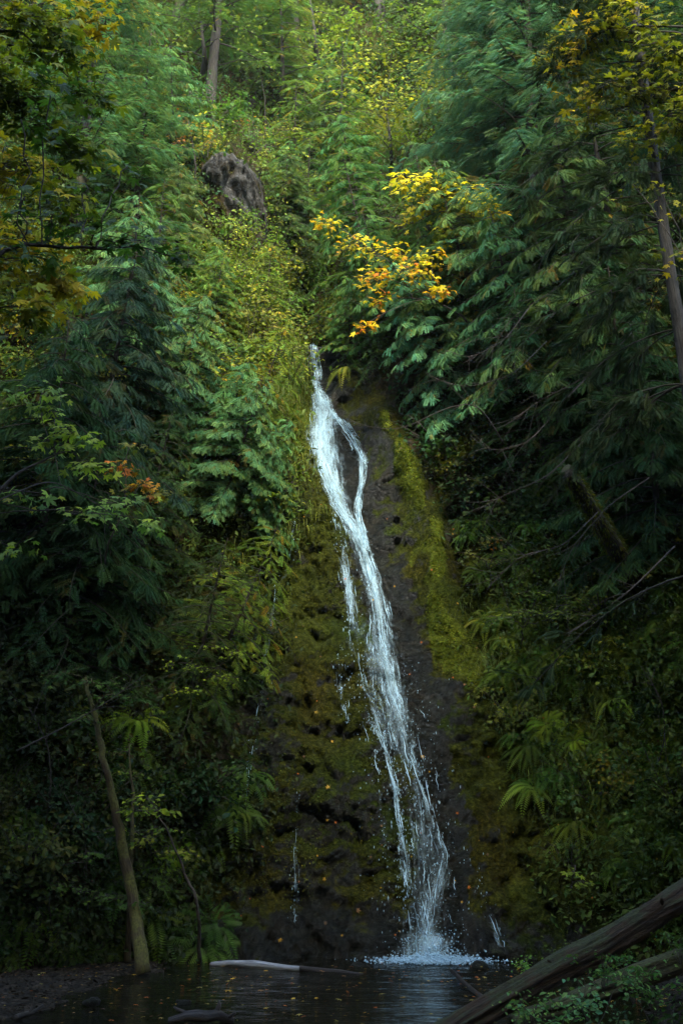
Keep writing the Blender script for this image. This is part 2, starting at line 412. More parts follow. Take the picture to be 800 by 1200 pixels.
def poolmat():
    k = NT('pool_water'); geo = k.n('ShaderNodeNewGeometry')
    mp = k.n('ShaderNodeMapping'); mp.inputs['Scale'].default_value = (1, 1.7, 1); k.l(geo, 'Position', mp, 'Vector')
    n1 = k.n('ShaderNodeTexNoise', i_Scale=3.4, i_Detail=4.0, i_Roughness=.55); k.l(mp, 0, n1, 'Vector')
    ds = k.n('ShaderNodeVectorMath', operation='DISTANCE'); k.l(geo, 'Position', ds, 0); ds.inputs[1].default_value = (1.56, 17.75, 0)
    wv = k.n('ShaderNodeMapRange', i_1=0.4, i_2=7.0, i_3=1.0, i_4=.22); k.l(ds, 'Value', wv, 0)
    b = k.n('ShaderNodeBump', i_Distance=.09); k.l(wv, 0, b, 'Strength'); k.l(n1, 'Fac', b, 'Height')
    gl = k.n('ShaderNodeBsdfGlossy', i_Roughness=.06); k.l(b, 0, gl, 'Normal')
    tr = k.n('ShaderNodeBsdfTransparent', i_Color=(.36, .36, .26, 1))
    df = k.n('ShaderNodeBsdfDiffuse', i_Color=(.018, .018, .012, 1))
    m0 = k.n('ShaderNodeMixShader', i_0=.35); k.l(tr, 0, m0, 1); k.l(df, 0, m0, 2)
    f = k.n('ShaderNodeFresnel', i_IOR=1.33); k.l(b, 0, f, 'Normal')
    m = k.n('ShaderNodeMixShader'); k.l(f, 0, m, 0); k.l(m0, 0, m, 1); k.l(gl, 0, m, 2)
    return k.out(m)
M_POOL = poolmat()

def fallmat(name, thr=.80, gain=2.1, amax=.88):
    """white water: streaks that run along the flow and break up; tint.r is how full the sheet is"""
    k = NT(name); uv = k.n('ShaderNodeUVMap', uv_map='flow')
    a = k.n('ShaderNodeVertexColor', layer_name='tint'); sp = k.n('ShaderNodeSeparateColor'); k.l(a, 'Color', sp, 0)
    wn = k.n('ShaderNodeTexNoise', noise_dimensions='2D', i_Scale=2.2, i_Detail=3.0); k.l(uv, 0, wn, 'Vector')
    wm = k.n('ShaderNodeVectorMath', operation='MULTIPLY_ADD'); k.l(wn, 'Color', wm, 0); wm.inputs[1].default_value = (.16, .16, 0); k.l(uv, 0, wm, 2)
    mp = k.n('ShaderNodeMapping'); mp.inputs['Scale'].default_value = (17, 2.0, 1); k.l(wm, 0, mp, 'Vector')
    n1 = k.n('ShaderNodeTexNoise', noise_dimensions='2D', i_Scale=1.0, i_Detail=3.5, i_Roughness=.6); k.l(mp, 0, n1, 'Vector')
    mp2 = k.n('ShaderNodeMapping'); mp2.inputs['Scale'].default_value = (46, 14, 1); k.l(wm, 0, mp2, 'Vector')
    n2 = k.n('ShaderNodeTexNoise', noise_dimensions='2D', i_Scale=1.0, i_Detail=3.0, i_Roughness=.7); k.l(mp2, 0, n2, 'Vector')
    s = k.math('MULTIPLY', (n1, 'Fac'), .9); s2 = k.math('MULTIPLY_ADD', (n2, 'Fac'), .55); k.l(s, 0, s2, 2)
    s3 = k.math('ADD', (s2, 0), (sp, 'Red')); s4 = k.math('SUBTRACT', (s3, 0), thr + .62)
    al = k.math('MULTIPLY', (s4, 0), gain, True); al2 = k.math('MULTIPLY', (al, 0), amax)
    d = k.n('ShaderNodeBsdfPrincipled', i_Roughness=.35); d.inputs['Base Color'].default_value = (.40, .60, .70, 1)
    b = k.n('ShaderNodeBump', i_Strength=.9, i_Distance=.05); k.l(s2, 0, b, 'Height'); k.l(b, 0, d, 'Normal')
    tl = k.n('ShaderNodeBsdfTranslucent', i_Color=(.36, .57, .70, 1))
    ms = k.n('ShaderNodeMixShader', i_0=.3); k.l(d, 0, ms, 1); k.l(tl, 0, ms, 2)
    tr = k.n('ShaderNodeBsdfTransparent')
    m = k.n('ShaderNodeMixShader'); k.l(al2, 0, m, 0); k.l(tr, 0, m, 1); k.l(ms, 0, m, 2)
    return k.out(m)
M_FALL = fallmat('white_water', .60)
M_VEIL = fallmat('thin_veil', .70, 1.6, .5)
def dropmat():
    k = NT('water_drops'); d = k.n('ShaderNodeBsdfPrincipled', i_Roughness=.3); d.inputs['Base Color'].default_value = (.40, .60, .70, 1)
    tl = k.n('ShaderNodeBsdfTranslucent', i_Color=(.36, .57, .70, 1)); m = k.n('ShaderNodeMixShader', i_0=.35); k.l(d, 0, m, 1); k.l(tl, 0, m, 2)
    return k.out(m)
M_DROP = dropmat()

# ------------------------------------------------------------------ the hillside
def axis(stops):
    out = []
    for a, b, st in stops: out.append(np.arange(a, b, st))
    return np.concatenate(out + [[stops[-1][1]]])
gx = axis([(-34, -12, .8), (-12, -6, .22), (-6, 7, .042), (7, 13, .22), (13, 34, .8)])
gz = axis([(-1.2, 17, .042), (17, 25, .07), (25, 62, .4)])
X, Z = np.meshgrid(gx, gz)
Yt = yterr(X, Z)
nx, nz_ = len(gx), len(gz)
i = np.arange(nz_ - 1)[:, None] * nx; j = np.arange(nx - 1)[None]
q = np.stack([i + j, i + j + 1, i + nx + j + 1, i + nx + j], -1).reshape(-1, 4)
dxf = X - xfall(Z)
inrock = sstep(wl(Z) * -1.15 - .5, wl(Z) * -1.0, dxf) * (1 - sstep(wr(Z), wr(Z) * 1.1 + .5, dxf)) * (1 - sstep(14, 15.5, Z))
rib = mossat(X, Z); rib2 = 0 * rib
moss = .66 + .30 * fbm(X * .5, X * 0, Z * .4 + 3, 2) + .9 * rib + .75 * rib2
moss += .35 * np.exp(-((dxf + .75) / .5) ** 2) * sstep(6, 11, Z)                 # moss along the left edge of the chute
moss += .28 * np.exp(-((dxf + 1.8) / 1.1) ** 2) * (1 - sstep(6, 9, Z)) * sstep(.6, 2, Z)
moss += .25 * sstep(1.5, 3.0, dxf) * sstep(2, 4, Z) * (1 - sstep(7, 10, Z))
moss -= .55 * np.exp(-((dxf) / .42) ** 2) * (Z < 14.5)
moss += .36 * sstep(.7, 1.4, dxf) * (1 - sstep(6, 9, Z))
moss -= .08 * np.exp(-((dxf - 1.0) / .6) ** 2) * (1 - sstep(4, 6, Z))
moss -= .35 * (1 - sstep(.2, 1.0, Z)) + .14 * (1 - sstep(3, 7, Z)) * (dxf < .5)
outc = np.exp(-((X + 3.4) / 1.15) ** 4 - ((Z - 21.3) / 1.7) ** 4) * sstep(-.45, .1, fbm(X * 1.1, 0 * X, Z * .9, 3))
moss -= .5 * outc * (1 - sstep(21.9, 22.6, Z)); moss += .5 * outc * sstep(22.0, 22.6, Z)
soil = np.clip(1 - inrock - outc * 1.3, 0, 1)
wet = np.clip(inrock * .9 + .1, 0, 1) * (1 - outc.clip(0, 1)) 
g = Geo(); g.add(np.stack([X, Yt, Z], -1).reshape(-1, 3), np.concatenate([q[:, [0, 1, 2]], q[:, [0, 2, 3]]]),
      np.stack([np.clip(moss, 0, 1.3), soil, wet], -1).reshape(-1, 3))
tag(g.build('hillside', M_ROCK, smooth=True), kind='structure')
# ground sheet
gx = axis([(-150, -20, 10), (-20, -7, .6), (-7, 8, .10), (8, 20, .6), (20, 150, 10)])
gy = axis([(-150, -6, 8), (-6, 9, .6), (9, 20, .10), (20, 150, 10)])
X, Y = np.meshgrid(gx, gy); nx, ny = len(gx), len(gy)
i = np.arange(ny - 1)[:, None] * nx; j = np.arange(nx - 1)[None]
q = np.stack([i + j, i + j + 1, i + nx + j + 1, i + nx + j], -1).reshape(-1, 4)
g = Geo(); g.add(np.stack([X, Y, gheight(X, Y)], -1).reshape(-1, 3), np.concatenate([q[:, [0, 1, 2]], q[:, [0, 2, 3]]]))
tag(g.build('ground', M_GROUND, smooth=True), kind='structure')
# pool
gx = np.arange(-9, 9.01, .12); gy = np.arange(6.5, 19.4, .12)
X, Y = np.meshgrid(gx, gy); nx, ny = len(gx), len(gy)
dd = np.hypot(X - 1.56, Y - 17.75)
Zp = .022 * np.sin(dd * 9) * np.exp(-dd * .45) + .004 * fbm(X * 2, Y * 3, X * 0, 2)
i = np.arange(ny - 1)[:, None] * nx; j = np.arange(nx - 1)[None]
q = np.stack([i + j, i + j + 1, i + nx + j + 1, i + nx + j], -1).reshape(-1, 4)
g = Geo(); g.add(np.stack([X, Y, Zp], -1).reshape(-1, 3), np.concatenate([q[:, [0, 1, 2]], q[:, [0, 2, 3]]]))
tag(g.build('water', M_POOL, smooth=True), kind='structure')

# ------------------------------------------------------------------ leaf templates
def fan(outline, centre=(0, 0)):
    o = np.asarray(outline, float); n = len(o)
    V = np.concatenate([[list(centre)], o]); V = np.concatenate([V, np.zeros((n + 1, 1))], 1)
    k = np.arange(n)
    return V, np.stack([0 * k, 1 + k, 1 + (k + 1) % n], 1)
def maple_tpl(fine=True):
    tips = [(0, 1.0), (48, .86), (-48, .86), (102, .6), (-102, .6)]
    pts = []
    for a, r in sorted(tips):
        if fine: pts += [(a - 15, r * .68), (a - 6, r * .80), (a, r), (a + 6, r * .80), (a + 15, r * .68)]
        else: pts += [(a - 13, r * .62), (a, r), (a + 13, r * .62)]
    full = []
    for k in range(len(pts)):
        full.append(pts[k])
        per = 5 if fine else 3
        if k % per == per - 1 and k < len(pts) - 1: full.append(((pts[k][0] + pts[k + 1][0]) / 2, .36))
    full.append((180, .06))
    o = [(r * math.cos(R(a)) + .25, r * math.sin(R(a))) for a, r in full]
    V, T = fan(o, (.28, 0)); rr = np.hypot(V[:, 0] - .28, V[:, 1])
    V[:, 2] = -.22 * rr ** 2 + .06 * np.cos(np.arctan2(V[:, 1], V[:, 0] - .28) * 5) * rr
    return V / 1.5, T
def oval_tpl(w=.28, fold=.10):
    V = np.array([(0, 0, 0), (.35, w, fold), (.75, w * .75, fold * .7), (1, 0, -.08), (.75, -w * .75, fold * .7), (.35, -w, fold), (.5, 0, 0)])
    T = np.array([(0, 6, 1), (1, 6, 2), (2, 6, 3), (3, 6, 4), (4, 6, 5), (5, 6, 0)])
    return V, T
def quad_tpl(w=.25):
    return np.array([(0, 0, 0), (.5, w, .04), (1, 0, -.05), (.5, -w, .04)]), np.array([(0, 1, 2), (0, 2, 3)])
def spray_tpl(n=9, ang=42, w=.05, l0=.42, droop=.12, seed=1, sub=False):
    """flat feathery spray of a conifer, unit length along x"""
    r = np.random.default_rng(seed); V, T = [], []
    def kite(p, d, L, wd):
        k = len(V); s = np.array([-d[1], d[0], 0])
        V.extend([p, p + d * L * .45 + s * wd, p + d * L + np.array([0, 0, -droop * L * .6]), p + d * L * .45 - s * wd])
        T.extend([(k, k + 1, k + 2), (k, k + 2, k + 3)])
    kite(np.array([0, 0, 0.]), np.array([1., 0, 0]), 1.0, w * .45)
    for i in range(n):
        x = .08 + .86 * i / n; L = l0 * (math.sin(PI * min(1, .28 + .72 * (1 - x))) * .5 + (1 - x) * .55) * r.uniform(.8, 1.15)
        for sg in (1, -1):
            a = R(ang + r.uniform(-8, 8)) * sg; d = np.array([math.cos(a), math.sin(a), 0])
            p = np.array([x + (.03 if sg > 0 else 0), 0, -droop * x * x])
            kite(p, d, L, w * r.uniform(.8, 1.1))
            if sub:
                for f in ((.5,) if sub == 'half' else (.35, .65)):
                    q = p + d * L * f
                    for s2 in (1, -1):
                        b = a + s2 * R(38); kite(q, np.array([math.cos(b), math.sin(b), 0]), L * .42 * (1.2 - f), w * .7)
    return np.array(V), np.array(T)
MAPLE, MAPLE_LO, OVAL, QUAD = maple_tpl(True), maple_tpl(False), oval_tpl(), quad_tpl()
CEDAR = [spray_tpl(7, 42, .026, .50, .22, s, 'half') for s in (1, 2)]
CEDAR_F = [spray_tpl(8, 42, .026, .50, .25, s, True) for s in (5, 6)]
FIR = [spray_tpl(9, 55, .022, .30, .12, s) for s in (3, 4)]

def rand_unit(r, n): return unit(r.normal(size=(n, 3)))
def tint(r, n, sd=.22, warm=0.0):
    b = np.exp(r.normal(0, sd, n))[:, None]
    h = r.normal(0, .10, (n, 1)) + warm
    return b * np.concatenate([1 + h * 1.6, 1 + h * .2, 1 - h * 1.2], 1).clip(.3, 2)

# ------------------------------------------------------------------ conifers
def conifer(seed, H, L, kind='cedar', nb=70, z0=.12, dens=1.0, spr=.42, fine=False, trunk_r=None, bare=0.0, one_side=None):
    r = np.random.default_rng(seed)
    crown, wood = Geo(), Geo()
    tr = trunk_r or H * .012 + .02
    tz = np.linspace(0, 1, 14); lean = r.normal(0, .012 * H, 2)
    tp = np.stack([lean[0] * tz ** 2 + .01 * H * np.sin(tz * 5 + seed), lean[1] * tz ** 2, tz * H], 1)
    tube(wood, tp, tr * (1 - tz * .93), 9, rough=.18, seed=seed)
    tpl = (CEDAR_F if fine else CEDAR) if kind == 'cedar' else FIR
    for b in range(nb):
        h = z0 + (1 - z0) * ((b + r.uniform(0, 1)) / nb) ** .9
        az = b * 2.4 + r.uniform(-.5, .5)
        if one_side is not None: az = one_side + r.normal(0, .9)
        l = L * ((1 - h) / (1 - z0)) ** .62 * r.uniform(.7, 1.1) + .15
        p0 = np.array([np.interp(h, tz, tp[:, 0]), np.interp(h, tz, tp[:, 1]), h * H])
        s = np.linspace(0, 1, 9)
        hd = np.array([math.cos(az), math.sin(az), 0])
        if kind == 'cedar': up = .22 * s - .75 * s ** 2 + .28 * s ** 3
        else: up = .12 * s - .42 * s ** 2
        up = up + r.uniform(-.12, .18) * s
        sw = r.normal(0, .12)
        P = p0 + l * (s[:, None] * hd + up[:, None] * np.array([0, 0, 1]) + (sw * s ** 2)[:, None] * np.array([-hd[1], hd[0], 0]))
        tube(wood, P, (tr * .22 * (1 - h) + .008) * (1 - s * .85), 4, cap=False)
        if r.random() < bare: 
            continue
        # branchlets left and right of the bough
        nbr = max(5, int(l * 9 * dens)); t = np.linspace(.16, 1, nbr); t = np.clip(t + r.normal(0, .015, nbr), .1, 1)
        Q = np.stack([np.interp(t, s, P[:, k]) for k in range(3)], 1)
        tg = unit(np.stack([np.interp(t, s, np.gradient(P[:, k])) for k in range(3)], 1))
        sd = np.where(np.arange(nbr) % 2, 1, -1)[:, None]
        side = unit(np.cross(tg, [0, 0, 1]))
        a = R(48) + r.normal(0, .15, (nbr, 1))
        dr = unit(tg * np.cos(a) + side * sd * np.sin(a) + np.array([0, 0, -.20 if kind == 'cedar' else -.06]) + r.normal(0, .10, (nbr, 3)))
        bl = np.minimum(.42 * l, 1.1) * (1.08 - t) ** .6 * r.uniform(.6, 1.1, nbr) + .10
        dr[-1] = tg[-1]
        ks = np.clip((bl / (spr * .5)).astype(int), 1, 5)
        for k in range(5):
            m = ks > k
            if not m.any(): break
            f = (k / np.maximum(ks[m], 1)) * .9
            o = Q[m] + dr[m] * (bl[m] * f)[:, None]; o[:, 2] -= .18 * bl[m] * f ** 2
            for sgn in ((-1, 1) if k else (0,)):
                if k and sgn < 0 and r.random() < .15: continue
                ang = sgn * (R(38) + r.normal(0, .15, m.sum()))
                ca, sa = np.cos(ang)[:, None], np.sin(ang)[:, None]
                hs = unit(np.cross(dr[m], [0, 0, 1]))
                d2 = unit(dr[m] * ca + hs * sa + np.array([0, 0, -.22 if kind == 'cedar' else -.06]) + r.normal(0, .10, (m.sum(), 3)))
                upv = unit(np.array([0, 0, 1.]) + r.normal(0, .28, (m.sum(), 3)))
                F = frames(d2, upv) * (spr * r.uniform(.7, 1.15, m.sum()) * (1.0 if k == 0 else .85))[:, None, None]
                tn = tint(r, m.sum(), .22); br_ = r.random(m.sum()) < (.05 + .12 * (r.random() < .12)); tn[br_] *= np.array([1.5, .70, .5])
                crown.inst(tpl[(b + k) % 2], F, o, tn)
    return crown, wood

CONV = {}
def conifer_proto(key, **kw):
    c, w = conifer(**kw); CONV[key] = (c, w, kw)

def instance(name, key, parts, loc, scale=1.0, rz=0.0, tiltm=None, label='', cat='', group=None, colour=None, STORE={}):
    """parts: list of (part_name, Geo, material). The first call links the meshes, later ones copy them."""
    e = bpy.data.objects.new(name, None); col.objects.link(e); e.empty_display_size = .2
    M = Matrix.Translation(Vector(loc)) @ (tiltm if tiltm is not None else Matrix.Identity(4)) @ Matrix.Rotation(rz, 4, 'Z') @ Matrix.Scale(scale, 4)
    e.matrix_world = M
    tag(e, label, cat, group)
    if key not in STORE:
        obs = [gg.build(pn, mt, smooth=(pn in ('trunk', 'stem', 'branches'))) for pn, gg, mt in parts()]
        for o in obs: o.parent = e
        STORE[key] = obs
    else:
        obs = []
        for s in STORE[key]:
            o = s.copy(); col.objects.link(o); o.parent = e; obs.append(o)
    for o in obs:
        if colour is not None: o.color = (*colour, 1)
    return e

# ------------------------------------------------------------------ maples and other broadleaf trees
def leaf_twig(crown, wood, c, d, L, size, r, colfun, tpl, step=.09, rad=.006, droop=.25):
    n = max(3, int(L / step)); s = np.linspace(0, 1, n)
    d = unit(d); P = c + L * (s[:, None] * d); P[:, 2] -= droop * L * s ** 2
    P += np.cumsum(r.normal(0, .012, (n, 3)), 0)
    if wood is not None: tube(wood, P, rad * (1 - .7 * s), 3, cap=False)
    sd = np.where(np.arange(n) % 2, 1, -1)[:, None]
    side = unit(np.cross(np.tile(d, (n, 1)), [0, 0, 1]))
    dd = unit(.5 * d + side * sd * .9 + np.array([0, 0, -.35]) + r.normal(0, .25, (n, 3)))
    up = unit(np.array([0, -.75, .9]) + r.normal(0, .36, (n, 3)))
    F = frames(dd, up) * (size * np.exp(r.normal(0, .22, n)))[:, None, None]
    crown.inst(tpl, F, P + dd * size * .25, colfun(P, r))

def palette(cols, w=None, sd=.18, clump=1.4, seed=0):
    cols = np.array(cols, float); w = np.array(w if w is not None else np.ones(len(cols)), float); cw = np.cumsum(w) / w.sum()
    def f(P, r):
        n = len(P)
        t = .5 + .5 * vnoise(P[:, 0] * clump + seed, P[:, 1] * clump, P[:, 2] * clump) * 1.1 + r.normal(0, .14, n)
        k = np.searchsorted(cw, np.clip(t, 0, .999))
        return cols[np.clip(k, 0, len(cols) - 1)] * np.exp(r.normal(0, sd, (n, 1)))
    return f

def broadleaf(name, base, stem, clusters, size, colfun, label, cat='tree', group=None, trunk_r=.12, bark=None, fine=False, seed=1, step=.1, twigs=26, flat=.35, tpl=None):
    """trunk along the points of stem (first = base); clusters: (point, radius, number factor)"""
    r = np.random.default_rng(seed)
    crown, wood = Geo(), Geo(); base = np.asarray(base, float)
    st = np.array([base] + [np.asarray(s, float) for s in stem])
    # smooth the stem
    t = np.linspace(0, len(st) - 1, max(10, 6 * len(st))); k = np.arange(len(st))
    sp = np.stack([np.interp(t, k, st[:, a]) for a in range(3)], 1)
    for _ in range(4): sp[1:-1] = (sp[:-2] + sp[1:-1] * 2 + sp[2:]) / 4
    sp[1:] += np.cumsum(r.normal(0, .012, (len(sp) - 1, 3)), 0)
    ss = np.linspace(0, 1, len(sp))
    tube(wood, sp, trunk_r * (1 - .75 * ss) + trunk_r * .2 * np.exp(-ss * 14), 9, rough=.2, seed=seed)
    tp = tpl if tpl is not None else (MAPLE if fine else MAPLE_LO)
    for c, rad, nf in clusters:
        c = np.asarray(c, float)
        dist = np.linalg.norm(sp - c, axis=1) + np.maximum(0, sp[:, 2] - c[2]) * 1.5
        k = min(int(dist.argmin()), len(sp) - 2)
        br = curve(sp[k], c, 8, sag=-.05 * dist[k], wob=.035, r=r)
        tube(wood, br, np.linspace(max(.008, trunk_r * .32 * (1 - .6 * ss[k])), .008, 8), 5, cap=False)
        nt = int(twigs * nf)
        for _ in range(nt):
            a = r.uniform(0, 2 * PI); el = r.normal(0, flat)
            d = np.array([math.cos(a) * math.cos(el), math.sin(a) * math.cos(el), math.sin(el)])
            f = r.uniform(.0, .55)
            o = c + d * rad * f * np.array([1, 1, .6]) + r.normal(0, rad * .10, 3) * np.array([1, 1, flat * 2])
            leaf_twig(crown, wood, o, d + r.normal(0, .25, 3) * np.array([1, 1, .3]), rad * r.uniform(.35, .65), size, r, colfun, tp, step)
    e = empty(name, base, label, cat, group)
    wood.build('trunk', bark or M_BARK, e, smooth=True, origin=base)
    crown.build('crown', M_LEAF, e, origin=base)
    return e

# ------------------------------------------------------------------ small plants
def fern_geo(seed, nf=15, L=.85, flat=.3):
    r = np.random.default_rng(seed); g = Geo()
    for f in range(nf):
        az = 2 * PI * f / nf + r.uniform(-.25, .25); l = L * r.uniform(.65, 1.1); up0 = r.uniform(.45, 1.15)
        n = 24; s = np.linspace(0.06, 1, n)
        hd = np.array([math.cos(az), math.sin(az), 0])
        P = l * (hd * (s * .95)[:, None] + np.array([0, 0, 1]) * (up0 * s - (up0 + flat) * s ** 2)[:, None])
        tg = unit(np.gradient(P, axis=0)); side = unit(np.cross(tg, [0, 0, 1])); nn = np.cross(side, tg)
        pl = l * .17 * np.sin(PI * np.clip(s * .93 + .09, 0, 1)) ** .7 + .01
        tn = np.exp(r.normal(0, .15)) * np.array([1 + r.normal(0, .1), 1, 1])
        for sg in (1, -1):
            d = unit(side * sg + tg * .35 + nn * -.12)
            F = np.stack([d * pl[:, None], tg * (l * .043), nn * .05 * np.ones((n, 1))], -2)
            V, T = np.array([(0, -.35, 0), (.4, .5, .05), (1, .1, -.35), (.45, -.5, .05)]), np.array([(0, 1, 2), (0, 2, 3)])
            V = V[[0, 3, 2, 1]]
            g.inst((V, T), F, P, np.tile(tn, (n, 1)))
    return g
def shrub_geo(seed, h=1.0, n_st=10, size=.07, tpl=None, leaves=1.0, cascade=.0):
    r = np.random.default_rng(seed); g, w = Geo(), Geo(); tpl = tpl or QUAD
    cf = lambda P, rr: tint(rr, len(P), .25)
    for s in range(n_st):
        az = r.uniform(0, 2 * PI); sp = r.uniform(.15, .75)
        tip = np.array([math.cos(az) * sp * h, math.sin(az) * sp * h, h * r.uniform(.45, 1.0)])
        P = curve((0, 0, 0), tip, 7, sag=-.10 * h, wob=.02, r=r)
        tube(w, P, np.linspace(.012, .004, 7) * h, 3, cap=False)
        for k in range(int(7 * leaves)):
            i = r.integers(2, 7); a = r.uniform(0, 2 * PI)
            d = np.array([math.cos(a), math.sin(a), r.uniform(-.1, .35) - cascade])
            leaf_twig(g, None, P[i], d, h * r.uniform(.18, .42), size, r, cf, tpl, .055, droop=.35)
    return g, w
def sprig_geo(seed):
    """low cascading clump of long narrow blades"""
    r = np.random.default_rng(seed); g = Geo(); n = 150
    az = r.uniform(0, 2 * PI, n); L = r.uniform(.25, .6, n); w = r.uniform(.004, .009, n); up = r.uniform(.5, 1.3, n)
    for k in range(n):
        s = np.linspace(0, 1, 6); hd = np.array([math.cos(az[k]), math.sin(az[k]), 0]); sd = np.array([-hd[1], hd[0], 0])
        P = L[k] * (hd * s[:, None] * .8 + np.array([0, 0, 1]) * (up[k] * s - 1.35 * up[k] * s ** 2)[:, None]) + r.normal(0, .06, 3) * [1, 1, 0]
        ww = w[k] * (1 - s) + .001
        V = np.concatenate([P + sd * ww[:, None], P - sd * ww[:, None]]); i = np.arange(5)
        T = np.concatenate([np.stack([i, i + 1, i + 7], 1), np.stack([i, i + 7, i + 6], 1)])
        g.add(V, T, tint(r, 1, .25)[0])
    return g

def tilt_to(n, spin):
    n = Vector(n).normalized(); q = Vector((0, 0, 1)).rotation_difference(n)
    return q.to_matrix().to_4x4() @ Matrix.Rotation(spin, 4, 'Z')

# ---- colour of the planting by area (photo pixel area -> what grows there; left_low is also darkened for its shade)
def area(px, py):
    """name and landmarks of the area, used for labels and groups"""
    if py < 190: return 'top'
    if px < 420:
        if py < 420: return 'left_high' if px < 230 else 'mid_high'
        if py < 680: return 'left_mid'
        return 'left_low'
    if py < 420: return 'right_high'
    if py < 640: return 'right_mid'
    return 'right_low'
WHERE = {'top': 'on the high forested slope above the falls', 'left_high': 'on the upper left bank below the forest',
         'mid_high': 'under the grey outcrop above the fall head', 'left_mid': 'on the left bank beside the upper waterfall',
         'left_low': 'on the shaded left bank above the pool', 'right_high': 'on the slope behind the yellow maple',
         'right_mid': 'in the dark hollow right of the mossy rib', 'right_low': 'hanging on the mossy right bank by the lower falls'}

def bare_rock(P):
    x, z = P[:, 0], P[:, 2]; dx = x - xfall(z)
    a = (dx > -wl(z) * .93) & (dx < wr(z) * .92) & (z < 14.6)
    b = (np.abs(x - np.interp(z, RIBZ, RIBX)) < .62) & (z > 4.8) & (z < 13.2)
    c = np.exp(-((x + 3.4) / 1.2) ** 4 - ((z - 21.0) / 1.8) ** 4) * (1 + .8 * fbm(x * 1.3, 0 * x, z * 1.3, 2)) > .6
    return a | b | c

def scatter(n, box, seed, reject_rock=True, dens=None):
    r = np.random.default_rng(seed)
    px = r.uniform(box[0], box[2], n * 3); py = r.uniform(box[1], box[3], n * 3)
    if dens is not None:
        kp = r.random(n * 3) < dens(px, py); px, py = px[kp], py[kp]
    P, ok = hit(px, py)
    ok &= P[:, 2] > .12
    if reject_rock: ok &= ~bare_rock(P)
    P, px, py = P[ok][:n], px[ok][:n], py[ok][:n]
    return P, px, py, r

def sparse_right(px, py):
    d = np.ones_like(px)
    m = (px > 540) & (px < 730) & (py > 800); d[m] = .28
    m = (px > 520) & (px < 600) & (py > 640); d[m] = .4
    m = (px > 230) & (px < 330) & (py > 620); d[m] = .35
    return d

print('T terrain', round(time.time() - T0, 1))
#%%PLANTS
# undergrowth: uncountable small leaves over the slopes
def undergrowth():
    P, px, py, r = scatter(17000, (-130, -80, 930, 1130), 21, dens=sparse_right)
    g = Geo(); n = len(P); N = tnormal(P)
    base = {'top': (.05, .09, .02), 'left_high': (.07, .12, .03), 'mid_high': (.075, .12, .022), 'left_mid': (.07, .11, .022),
            'left_low': (.022, .036, .012), 'right_high': (.045, .085, .025), 'right_mid': (.03, .06, .018), 'right_low': (.05, .08, .014)}  # left_low leaves carry the shade of the bank in their colour
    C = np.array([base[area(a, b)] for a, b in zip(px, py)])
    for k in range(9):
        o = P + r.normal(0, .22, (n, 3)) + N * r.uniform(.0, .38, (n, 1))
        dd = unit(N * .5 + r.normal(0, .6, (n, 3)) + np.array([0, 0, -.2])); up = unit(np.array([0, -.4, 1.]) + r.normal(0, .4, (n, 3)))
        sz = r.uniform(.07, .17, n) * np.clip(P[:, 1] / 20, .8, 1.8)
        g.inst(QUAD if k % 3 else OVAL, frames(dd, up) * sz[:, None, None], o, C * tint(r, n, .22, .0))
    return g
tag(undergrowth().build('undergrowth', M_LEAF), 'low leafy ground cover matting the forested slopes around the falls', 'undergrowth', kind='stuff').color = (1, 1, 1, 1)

# grass hanging over the left edge of the fall head and between the plants
def grass():
    r = np.random.default_rng(31); g = Geo()
    px = np.concatenate([r.normal(318, 24, 900), r.normal(300, 40, 500), r.uniform(230, 330, 300), r.uniform(520, 700, 300), r.normal(300, 25, 250)])
    py = np.concatenate([r.normal(450, 24, 900), r.normal(520, 60, 500), r.uniform(150, 400, 300), r.uniform(700, 950, 300), r.normal(330, 30, 250)])
    P, ok = hit(px, py); dx = P[:, 0] - xfall(P[:, 2]); ok &= (dx < -.45) | (dx > 1.6); ok &= np.exp(-((P[:, 0] + 3.4) / 1.5) ** 4 - ((P[:, 2] - 21.0) / 2.4) ** 4) < .3; P = P[ok]
    for _ in range(9):
        n = len(P); o = P + r.normal(0, .13, (n, 3)); L = r.uniform(.18, .5, n); az = r.uniform(PI, 2 * PI, n)
        hd = np.stack([np.cos(az), np.sin(az), 0 * az], 1); sd = np.stack([-hd[:, 1], hd[:, 0], 0 * az], 1)
        s = np.linspace(0, 1, 5); up = r.uniform(.3, 1.1, n)
        Q = o[:, None] + L[:, None, None] * (hd[:, None] * s[None, :, None] * .6 + np.array([0, 0, 1]) * (up[:, None] * s - (1.0 + up)[:, None] * s ** 2)[..., None])
        w = (.007 * (1.05 - s))[None, :, None]
        V = np.concatenate([Q + sd[:, None] * w, Q - sd[:, None] * w], 1); i = np.arange(4)
        T = np.concatenate([np.stack([i, i + 1, i + 6], 1), np.stack([i, i + 6, i + 5], 1)])
        T = (T[None] + (np.arange(n) * 10)[:, None, None]).reshape(-1, 3)
        C = np.repeat(np.array([.095, .135, .022]) * tint(r, n, .3, .05), 10, 0)
        g.add(V.reshape(-1, 3), T, C)
    return g
tag(grass().build('grass', M_GRASS), 'yellow green grass hanging in tufts beside the fall head', 'grass', kind='stuff').color = (1, 1, 1, 1)

